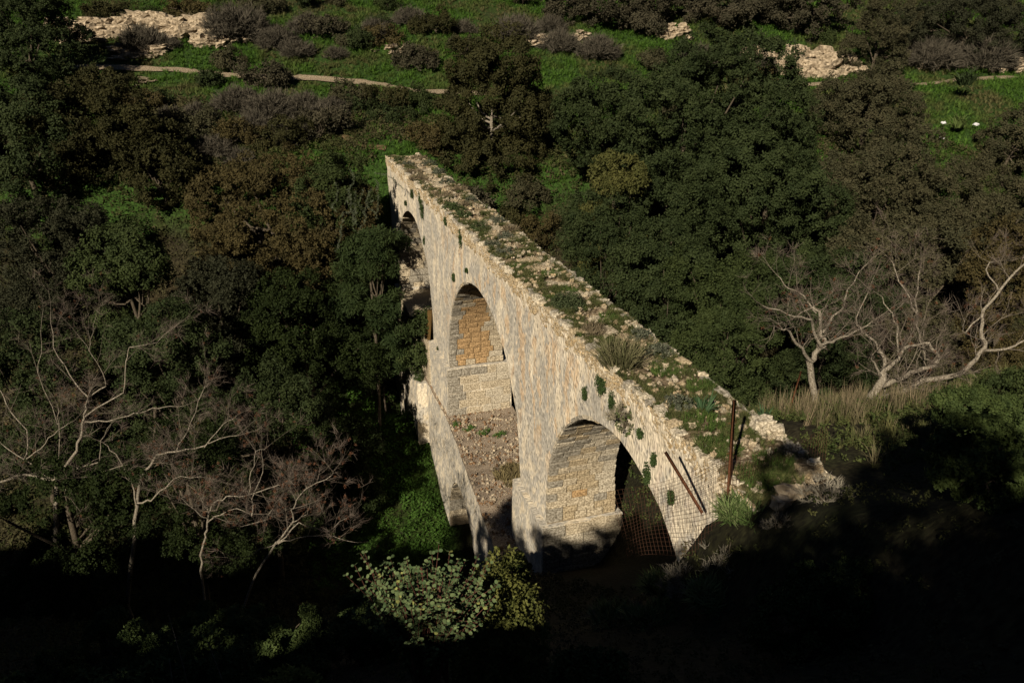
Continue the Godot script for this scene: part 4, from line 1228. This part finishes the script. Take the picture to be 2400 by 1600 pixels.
# ---------------------------------------------------------------- the shaded near slope
func build_carob() -> void:
	# leaf by leaf: round leathery leaflets in pairs on reddish stems
	rng.seed = 1500
	var foot := on_ground(-1.15, -8.4, 0.1)
	var t := thing("carob_bush", "sunlit bush with round leathery leaves on reddish stems at the edge of the shade", "bush", foot)
	var leaf := tri_start()
	var n := 7
	for k in n:
		var a := TAU * k / n
		var b := TAU * (k + 1) / n
		leaf.add_vertex(Vector3(0, 0.5, 0.04)); leaf.add_vertex(Vector3(sin(a) * 0.42, 0.5 - cos(a) * 0.5, 0.0)); leaf.add_vertex(Vector3(sin(b) * 0.42, 0.5 - cos(b) * 0.5, 0.0))
	var leaf_mesh := leaf.commit()
	var xf := []
	var cols := []
	var st := tri_start()
	var ctr := Vector3(-1.12, 3.0, -8.5) - foot
	for i in 170:
		var d := rnd_dir()
		d.y = absf(d.y) * 0.95 - 0.25
		var tip := ctr + d.normalized() * Vector3(0.92, 0.74, 0.65) * (rng.randf_range(0.5, 1.0) if rng.randf() < 0.85 else rng.randf_range(1.0, 1.22))
		var root := Vector3(rng.randf_range(-.2, .2), 0, rng.randf_range(-.2, .2)).lerp(ctr, rng.randf_range(0.4, 0.95))
		var line := smooth_line([root, root.lerp(tip, 0.55) + rnd_dir() * 0.08, tip], 4)
		tube(st, line, 0.008, 0.003, 4)
		var along := (tip - root).normalized()
		for q in 11:
			var e := 0.3 + 0.7 * q / 10.0
			var lf := e * (line.size() - 1)
			var li := mini(int(lf), line.size() - 2)
			var at: Vector3 = (line[li] as Vector3).lerp(line[li + 1], lf - li) + rnd_dir() * 0.015
			for sd: float in [-1.0, 1.0]:
				var out: Vector3 = (along.cross(Vector3(0.2, 0.4, 1)).normalized() * sd + along * 0.5 + rnd_dir() * 0.5).normalized()
				var sz := rng.randf_range(0.034, 0.062)
				var nrm := (Vector3(-0.15, 0.75, 0.4) + rnd_dir() * 0.95).normalized()
				var zz := (nrm - out * nrm.dot(out)).normalized()
				xf.append(Transform3D(Basis(out.cross(zz) * sz, out * sz, zz * sz), at))
				cols.append(Color(.030, .050, .020).lerp(Color(.085, .112, .048), rng.randf()) if rng.randf() < 0.96 else Color(.15, .16, .05))
	for i in 6:
		tube(st, smooth_line([Vector3(rng.randf_range(-.1, .1), -0.2, 0), ctr * 0.5 + rnd_dir() * 0.3, ctr + rnd_dir() * 0.4], 4), 0.035, 0.012, 6)
	copies("leaves", leaf_mesh, M.leaf_near, xf, cols, t)
	part("stems", st.commit(), M.red_stem, t)

func build_slope() -> void:
	build_carob()
	var small := [["leafy", Color(.05, .06, .012), Color(.10, .10, .02)]]
	# fine-leaved bushes along the sun's edge
	tuft("broom_bush", "fine-leaved yellowish bush beside the round-leaved sunlit bush", "", on_ground(-0.15, -9.4), 0.8, 3.3, 1500, Color(.040, .046, .012), Color(.075, .078, .02), "leaf", 1601, "bush")
	tuft("broom_bush", "small yellow-green bush catching light near the dark slope's foot", "", on_ground(-2.35, -6.6), 0.6, 1.9, 900, Color(.06, .065, .012), Color(.11, .105, .02), "leaf", 1602, "bush")
	rng.seed = 1610
	# dark shrubs of the shaded slope
	for k in 44:
		var s := rng.randf_range(4.5, 21.0)
		var w := rng.randf_range(-10.0, 17.0)
		if k >= 30:
			s = rng.randf_range(14.0, 24.0)
			w = rng.randf_range(-4.0, 9.0)
		var p := bp(s, 0, w)
		if w > 8.2 and s > 11.0 and (w < 13.6 or s > 13.5):
			continue
		if p.z > -4.5:
			continue
		if absf(p.x + 1.0) < 1.6 and p.z > -11.0:
			continue
		var g := on_ground(p.x, p.z)
		var r := rng.randf_range(0.6, 1.1)
		leafy_tree("slope_shrub", "dark evergreen shrub in the black shade of the near slope", g + Vector3(0, r * 0.75, 0), Vector3(r, r * 0.9, r), "shade", 1700 + k, "shrub", "dark shrubs on the shaded slope")
	# dry twiggy shrubs and grass round the fence foot
	var dry := [[3.9, -15.2, .75], [4.5, -14.6, .6], [3.0, -15.8, .6], [6.3, -14.2, .7], [5.3, -13.9, .5], [2.2, -16.4, .55]]
	for k in dry.size():
		var v: Array = dry[k]
		bare_shrub(on_ground(v[0], v[1]), v[2], 1800 + k, "grey dry twiggy shrub at the foot of the rusty fence", "dry shrubs at the fence foot", Color(.11, .10, .08), Color(.20, .18, .14), "dry_shrub", 1.0)
	var blades := [[3.1, -14.5, .5], [4.2, -13.8, .4], [2.4, -15.2, .45], [5.0, -15.2, .4], [5.9, -16.4, .4], [3.6, -15.9, .35]]
	for k in blades.size():
		var v: Array = blades[k]
		tuft("grass_clump", "clump of long green grass at the foot of the rusty fence", "long grass at the fence foot", on_ground(v[0], v[1]), v[2], 0.55, 40, Color(.045, .075, .02), Color(.10, .12, .05), "grass", 1830 + k)
	for v in [[Vector3(-3.72,3.87,-7.20),Vector3(-3.56,3.29,-7.00)],[Vector3(-3.35,3.52,-7.20),Vector3(-3.17,3.17,-7.00)],[Vector3(-3.49,3.83,-6.60),Vector3(-3.45,3.65,-6.50)]]:
		var sk := tri_start()
		var low := on_ground(v[1].x, v[1].z)
		tube(sk, [Vector3.ZERO, v[1] - low, v[0] - low], 0.006, 0.003, 4)
		var so := part("dry_stalk", sk.commit(), M.branch, self)
		so.name = numbered("dry_stalk")
		so.position = low
		tag(so, "thin pale dry stalk standing up from the shaded slope", "stalk", "dry stalks on the shaded slope")
	# rubble of the wall's near end
	var stones := [[6.33, -18.6, .36, "pale block of stone standing at the aqueduct's near end"], [6.6, -18.3, .24, "small pale stone beside the standing block"], [6.95, -19.6, .3, "pale squarish stone on the aqueduct's back edge"], [5.9, -15.1, .34, "grey boulder in the shade behind the rusty post"], [6.3, -15.4, .26, "small grey boulder in the shade behind the rusty post"], [5.6, -14.7, .24, "little grey stone below the shaded boulders"]]
	for k in stones.size():
		var v: Array = stones[k]
		var g := on_ground(v[0], v[1])
		var s: float = v[0] * D.x + v[1] * D.z
		var w: float = v[0] * R.x + v[1] * R.z
		if s > 12.4 and w > W0 and w < W1:
			g.y = maxf(g.y, top_edge(s))
		var o := part("boulder", clumps.rock[k % 5], M.pale if k < 3 else M.limestone, self)
		o.name = numbered("boulder")
		o.transform = Transform3D(Basis(Vector3.UP, k * 1.3).scaled(Vector3(1.0, 1.25, 0.9) * v[2] * 1.35), g + Vector3(0, v[2] * 0.4, 0))
		tag(o, v[3], "boulder")

func scatter_ground() -> void:
	# grass of the far meadow, tangle of the wooded banks, reeds of the sunny bank
	rng.seed = 2000
	var xf := []
	var cols := []
	for k in 52000:
		var x := rng.randf_range(-52.0, 62.0)
		var z := -rng.randf_range(58.0, 100.0)
		if -z - 0.15 * x < 59.0:
			continue
		var n := noise.get_noise_2d(x * 3.0 + 40, z * 3.0)
		if n > 0.25 and rng.randf() < 0.6:
			continue
		var near_track := false
		for tr in TRACKS:
			for i in tr.size() - 1:
				if x >= tr[i].x and x < tr[i + 1].x and absf(z - lerpf(tr[i].z, tr[i + 1].z, (x - tr[i].x) / (tr[i + 1].x - tr[i].x))) < 0.34 + 0.3 * rng.randf():
					near_track = true
		if near_track:
			continue
		var sz := rng.randf_range(0.22, 0.5)
		xf.append(Transform3D(basis_up(Vector3.UP + rnd_dir() * 0.25, rng.randf() * TAU, Vector3(sz * 1.5, sz, sz * 1.5)), on_ground(x, z, 0.02)))
		cols.append(Color(.029, .066, .009).lerp(Color(.050, .098, .015), rng.randf()).lerp(Color(.070, .062, .028), clampf(0.22 + n * 2.0 + 0.5 * noise.get_noise_2d(x * 9.0, z * 9.0), 0, 0.9)))
	var o := copies("meadow_grass", clumps.grass[1], M.leaf, xf, cols, self)
	tag(o, "bright green spring grass over the far hillside", "grass")
	o.set_meta("kind", "stuff")
	xf = []
	cols = []
	for k in 104000:
		var x := rng.randf_range(-50.0, 60.0)
		var z := -rng.randf_range(5.0, 66.0)
		if absf(x) > 4.0 - z * 0.74:
			continue
		var s := x * D.x + z * D.z
		var w := x * R.x + z * R.z
		if s > 11.0 and s < 61.0 and w > 8.9 and w < 12.7:
			continue
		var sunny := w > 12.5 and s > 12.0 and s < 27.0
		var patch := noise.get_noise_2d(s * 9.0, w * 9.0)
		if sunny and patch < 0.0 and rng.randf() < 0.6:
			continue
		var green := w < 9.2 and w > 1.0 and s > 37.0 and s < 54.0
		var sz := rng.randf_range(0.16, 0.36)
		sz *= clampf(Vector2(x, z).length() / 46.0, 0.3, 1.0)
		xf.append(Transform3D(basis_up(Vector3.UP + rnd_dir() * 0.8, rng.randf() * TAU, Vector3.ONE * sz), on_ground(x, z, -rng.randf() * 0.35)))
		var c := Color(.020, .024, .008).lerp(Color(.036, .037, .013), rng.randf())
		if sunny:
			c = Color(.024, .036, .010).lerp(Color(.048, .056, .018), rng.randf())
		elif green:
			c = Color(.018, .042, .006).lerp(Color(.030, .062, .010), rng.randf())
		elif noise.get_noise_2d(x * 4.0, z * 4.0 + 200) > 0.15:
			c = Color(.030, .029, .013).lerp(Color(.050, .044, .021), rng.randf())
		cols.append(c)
	o = copies("undergrowth", clumps.leaf[2], M.leaf, xf, cols, self)
	tag(o, "low leafy undergrowth covering the banks of the ravine", "undergrowth")
	o.set_meta("kind", "stuff")
	xf = []
	cols = []
	for k in 5200:
		var s := rng.randf_range(13.0, 26.0)
		var w := rng.randf_range(12.9, 30.0)
		if s > 15.5 and w < 15.5:
			continue
		if noise.get_noise_2d(s * 9.0, w * 9.0) > 0.12 and rng.randf() < 0.8:
			continue
		var p := bp(s, 0, w)
		var sz := 0.15 + 0.5 * pow(rng.randf(), 2.0)
		xf.append(Transform3D(basis_up(Vector3.UP + rnd_dir() * 0.25, rng.randf() * TAU, Vector3(sz * 1.6, sz, sz * 1.6)), on_ground(p.x, p.z)))
		cols.append(Color(.034, .042, .014).lerp(Color(.070, .068, .026), rng.randf()) if rng.randf() < 0.88 else Color(.085, .074, .04))
	o = copies("bank_grass", clumps.wisp[1], M.leaf, xf, cols, self)
	tag(o, "olive-green rough grass on the sunny bank behind the aqueduct's near end", "grass")
	o.set_meta("kind", "stuff")
	xf = []
	cols = []
	for k in 130:
		var p := Vector3(rng.randf_range(8.8, 14.0), 0, -rng.randf_range(21.5, 27.0))
		var sz := rng.randf_range(0.6, 1.25)
		xf.append(Transform3D(basis_up(Vector3.UP + rnd_dir() * 0.15, rng.randf() * TAU, Vector3(0.8, sz, 0.8)), on_ground(p.x, p.z)))
		cols.append(Color(.06, .055, .028).lerp(Color(.14, .11, .07), rng.randf()))
	o = copies("reeds", clumps.wisp[0], M.leaf, xf, cols, self)
	tag(o, "straw-coloured dry reeds round the feet of the pale bare trees", "reeds")
	o.set_meta("kind", "stuff")

func build_hillside() -> void:
	for tr in TRACKS:
		ribbon(tr, 0.5, 0.08, "track", M.track)
	ribbon(FOOTPATH, 0.3, 0.07, "footpath", M.dirt)
	var words := ["long pale rock ledge beside the tallest dark tree", "pale stepped rock ledge above the track's end", "low pale rock shelf just above the track's end", "largest pale rock face behind the leafless shrubs", "pale rock lump next to the largest rock face", "small pale rock ledge under the leafless shrubs", "small pale rock strip at the ledges' end", "lone grey rock in the green meadow", "tiny pale stone in the green meadow", "tan cliff piece above the round-crowned tree", "small tan rock above the broad domed tree", "reddish tan rock under the hilltop trees", "tan rock at the start of the pale cliff", "wide pale tan cliff above the track", "narrow tan rock at the cliff's end", "pale eroded bank above the yucca meadow", "small pale rock above the far track", "pale layered rock at the far track's end", "flat pale stone on the track's lower verge", "small flat stone on the track's lower verge"]
	for k in ROCKS.size():
		rng.seed = 2100 + k
		var c: Vector3 = ROCKS[k][0]
		var rx: float = ROCKS[k][1]
		var ry: float = ROCKS[k][2]
		var t := thing("rock_ledge", words[k], "rock", on_ground(c.x, c.z, 0.2))
		var n := clampi(int(rx * 10.0), 1, 34)
		for i in n:
			var sx := rx * (rng.randf_range(0.28, 0.6) if n > 2 else 1.9)
			var sy := ry * rng.randf_range(0.3, 0.65) * (1.0 if n > 2 else 1.6)
			var e := 0.0 if n == 1 else lerpf(-1, 1, float(i) / (n - 1)) * rx * 0.8
			var lay := rng.randf_range(-0.6, 0.6) * ry
			var o := part("stone", clumps.ledge[rng.randi() % 4], M.limestone, t)
			o.transform = Transform3D(Basis(Vector3.UP, rng.randf_range(-.3, .3)) * Basis(Vector3.BACK, rng.randf_range(-.12, .12)) * Basis.from_scale(Vector3(sx, sy, 1.2)), Vector3(e, 0.15 + lay + ry * 0.3, rng.randf_range(-.3, .3) - lay * 1.5))
	for k in BARE_SHRUBS.size():
		bare_shrub(on_ground(BARE_SHRUBS[k][0].x, BARE_SHRUBS[k][0].z), BARE_SHRUBS[k][1] * 1.05, 2200 + k, "grey-brown leafless shrub on the far hillside", "leafless shrubs on the far hillside")
	rng.seed = 2250
	for k in 34:
		var x := rng.randf_range(-36.0, 48.0)
		var z := -rng.randf_range(62.0, 92.0) - x * 0.1
		var clear := true
		for tr in TRACKS:
			for p in tr:
				if Vector2(p.x - x, p.z - z).length() < 2.6:
					clear = false
		if not clear:
			continue
		var g := on_ground(x, z)
		var rr := rng.randf_range(0.5, 1.3)
		leafy_tree("hill_bush", "dark green bush scattered on the far hillside", g + Vector3(0, rr * 0.7, 0), Vector3(rr, rr * 0.8, rr), ["mid", "scrub", "dark"][k % 3], 2260 + k, "bush", "dark bushes on the far hillside")
	for k in SCRUB.size():
		var p: Vector3 = SCRUB[k][0]
		var g2 := on_ground(p.x, p.z)
		leafy_tree("scrub_bush", "olive-brown scrub bush on the slopes below and above the far track", g2 + Vector3(0, SCRUB[k][2] * 0.7, 0), Vector3(SCRUB[k][1], SCRUB[k][2], SCRUB[k][1] * 0.7), ["scrub", "rust", "oak", "dry"][k % 4], 2280 + k, "bush", "scrub bushes round the far track")
	# yuccas and white rags by the meadow
	tuft("yucca", "dark spiky yucca standing in the meadow under the far track", "", Vector3(38.0, height(38.0, -72.5) + 1.6, -72.5), 0.3, 1.6, 12, Color(.02, .03, .012), Color(.03, .045, .018), "blade", 2301)
	tuft("yucca", "light green yucca among the white rags", "", Vector3(34.9, height(34.9, -66.6) + 0.8, -66.6), 0.3, 1.2, 9, Color(.05, .07, .02), Color(.07, .10, .03), "blade", 2302)
	var rags := [[34.2, -67.4, .24, "white rag above the light green yucca"], [36.9, -67.6, .24, "white rag at the edge of the grey-olive tree"], [33.4, -65.6, .2, "white rag below the light green yucca"], [-21.3, -61.0, .15, "small white scrap on the scrub above the brown-olive tree"]]
	for k in rags.size():
		var v: Array = rags[k]
		var o := part("rag", clumps.ledge[k], M.rag, self)
		o.name = numbered("rag")
		o.transform = Transform3D(Basis.from_euler(Vector3(0.5, k * 1.1, 0.3)).scaled(Vector3(1.5, 0.7, 0.9) * v[2]), on_ground(v[0], v[1], -0.6))
		tag(o, v[3], "rag")

func _ready() -> void:
	# camera, sky, sun, exposure
	var cam := Camera3D.new()
	cam.name = "camera"
	cam.position = Vector3(0, 10, 0)
	cam.rotation_degrees = Vector3(-22.22, 0, 0)
	cam.fov = 44.69
	cam.near = 0.1
	cam.far = 600.0
	add_child(cam)
	cam.current = true
	var sun := DirectionalLight3D.new()
	sun.name = "sun"
	sun.light_energy = 1.6
	sun.light_color = Color(1.0, 0.945, 0.855)
	sun.light_angular_distance = 0.5
	sun.shadow_enabled = true
	var az := deg_to_rad(22.0)
	var el := deg_to_rad(31.0)
	sun.basis = Basis.looking_at(Vector3(sin(az) * cos(el), -sin(el), -cos(az) * cos(el)))
	add_child(sun)
	var sky_m := ProceduralSkyMaterial.new()
	sky_m.sky_top_color = Color(.30, .38, .52)
	sky_m.sky_horizon_color = Color(.56, .60, .66)
	sky_m.ground_bottom_color = Color(.05, .06, .04)
	sky_m.ground_horizon_color = Color(.12, .13, .10)
	sky_m.sky_curve = 0.15
	var env := Environment.new()
	env.background_mode = Environment.BG_SKY
	env.sky = Sky.new()
	env.sky.sky_material = sky_m
	env.background_energy_multiplier = 0.22
	env.tonemap_mode = Environment.TONE_MAPPER_LINEAR
	env.tonemap_exposure = 1.7
	env.sdfgi_enabled = true
	env.ssao_enabled = true
	env.ssil_enabled = true
	var we := WorldEnvironment.new()
	we.name = "environment"
	we.environment = env
	add_child(we)

	noise.seed = 3
	noise.frequency = 0.035
	noise.fractal_octaves = 3
	rough.seed = 8
	rough.frequency = 0.5
	rough.fractal_octaves = 3
	make_materials()
	M.wire = matte(Color(.038, .018, .011), 0.9)
	M.red_stem = matte(Color(.065, .028, .02), 0.8)
	make_clumps()
	clumps.twig_bold = [twig_clump(16, 1.0, 0.03, 0.9, 23), twig_clump(16, 1.0, 0.03, 0.9, 24)]
	clumps.wisp = [grass_clump(14, 1.0, 0.010, 0.45, 35), grass_clump(18, 1.0, 0.014, 0.6, 36)]
	clumps.blade = [grass_clump(12, 1.0, 0.04, 0.95, 33), grass_clump(12, 1.0, 0.04, 0.95, 34)]
	clumps.ledge = []
	for k in 4:
		clumps.ledge.append(rock_mesh(50 + k, 0.9, 0.9))

	build_ground()
	build_aqueduct()
	build_fence()
	for k in TREES.size():
		var v: Array = TREES[k]
		var foot = null
		if k == 0:
			foot = Vector3(-1.07, height(-1.07, -59.7) - 0.2, -59.7)
		elif v[1].begins_with("bushy green shrub"):
			foot = bp(47.0, DECK, 9.9)
		leafy_tree(v[0], v[1], v[2], v[3], v[4], 5000 + k, "shrub" if v[0] == "shrub" else "tree", "", foot)
	rng.seed = 5900
	var cl := thing("climber", "pale grey-green climber trailing over the dark tree at the aqueduct's far end", "climber", on_ground(-10.0, -50.5))
	var cx := []
	var cc := []
	for k in 12:
		var p := Vector3(rng.randf_range(-10.6, -7.9), rng.randf_range(-2.0, 1.2), rng.randf_range(-50.2, -48.6))
		var dv := Vector3(rng.randf_range(-.4, .5), -1.0, 0.15)
		for i in 26:
			dv = (dv + rnd_dir() * 0.45 + Vector3(0, -0.12, 0)).normalized()
			p += (dv + rnd_dir() * 0.5).normalized() * 0.10
			cx.append(Transform3D(basis_up(rnd_dir() + Vector3(0, .5, .8), rng.randf() * TAU, Vector3.ONE * rng.randf_range(.05, .11)), p - cl.position))
			cc.append(Color(.04, .05, .028).lerp(Color(.08, .09, .06), rng.randf()))
	copies("leaves", clumps.leaf[1], M.leaf, cx, cc, cl)
	bare_tree("fork", "bare_tree", "pale leafless tree with an upright trunk forking high, beside the leaning bare tree", 6001, 0.12)
	bare_tree("lean", "bare_tree", "pale leafless tree with a leaning trunk and one long low limb", 6002, 0.10)
	bare_tree("plane", "bare_tree", "largest leafless plane tree with pale crossing boughs over the dark gully", 6003, 0.10)
	bare_tree("bough", "bare_tree", "leafless tree with one thick pale bough arching beside the largest plane", 6004, 0.12)
	bare_tree("twist", "bare_tree", "small twisted leafless tree with rusty dead leaves above the shaded slope", 6005, 0.35)
	bare_tree("crook", "bare_tree", "low crooked leafless tree reaching towards the aqueduct's foot", 6006, 0.3)
	# trees on the hilltop that shade the near slope
	var shade := [[-18.6, 11.8, 1.2], [-15.0, 12.7, .8], [-13.2, 11.2, 1.0], [-10.9, 11.4, 1.2], [-8.5, 11.7, 1.1], [-5.9, 10.25, 1.3], [-4.1, 11.3, 0.8], [-3.0, 11.7, 0.9], [-0.9, 11.6, 1.2], [1.3, 11.6, 1.2], [3.6, 11.6, 1.3], [6.2, 11.6, 1.4], [8.6, 11.6, 1.4], [12.4, 11.5, 1.5], [-1.7, 13.9, 1.1], [0.5, 14.5, 1.6], [2.6, 14.5, 1.8], [6.0, 14.0, 1.9], [10.0, 13.6, 2.0], [15.0, 13.4, 2.2]]
	rng.seed = 6090
	for k in 26:
		var x := -6.9 - k * 1.35
		x += rng.randf_range(-.6, .6)
		shade.append([x, height(x, 4.4) + 0.5 + 3.0 * pow(rng.randf(), 1.9), rng.randf_range(0.45, 1.0)])
	for k in shade.size():
		var v: Array = shade[k]
		var g := on_ground(v[0], 4.4)
		var ry := maxf(0.45, (v[1] - g.y) / 2.2)
		leafy_tree("hilltop_tree", "evergreen tree on the hilltop facing the ravine", g + Vector3(0, ry * 1.2, 0), Vector3(v[2], ry, v[2]), "mid", 6100 + k, "tree", "evergreen trees on the hilltop")
	build_top_plants()
	build_slope()
	scatter_ground()
	build_hillside()
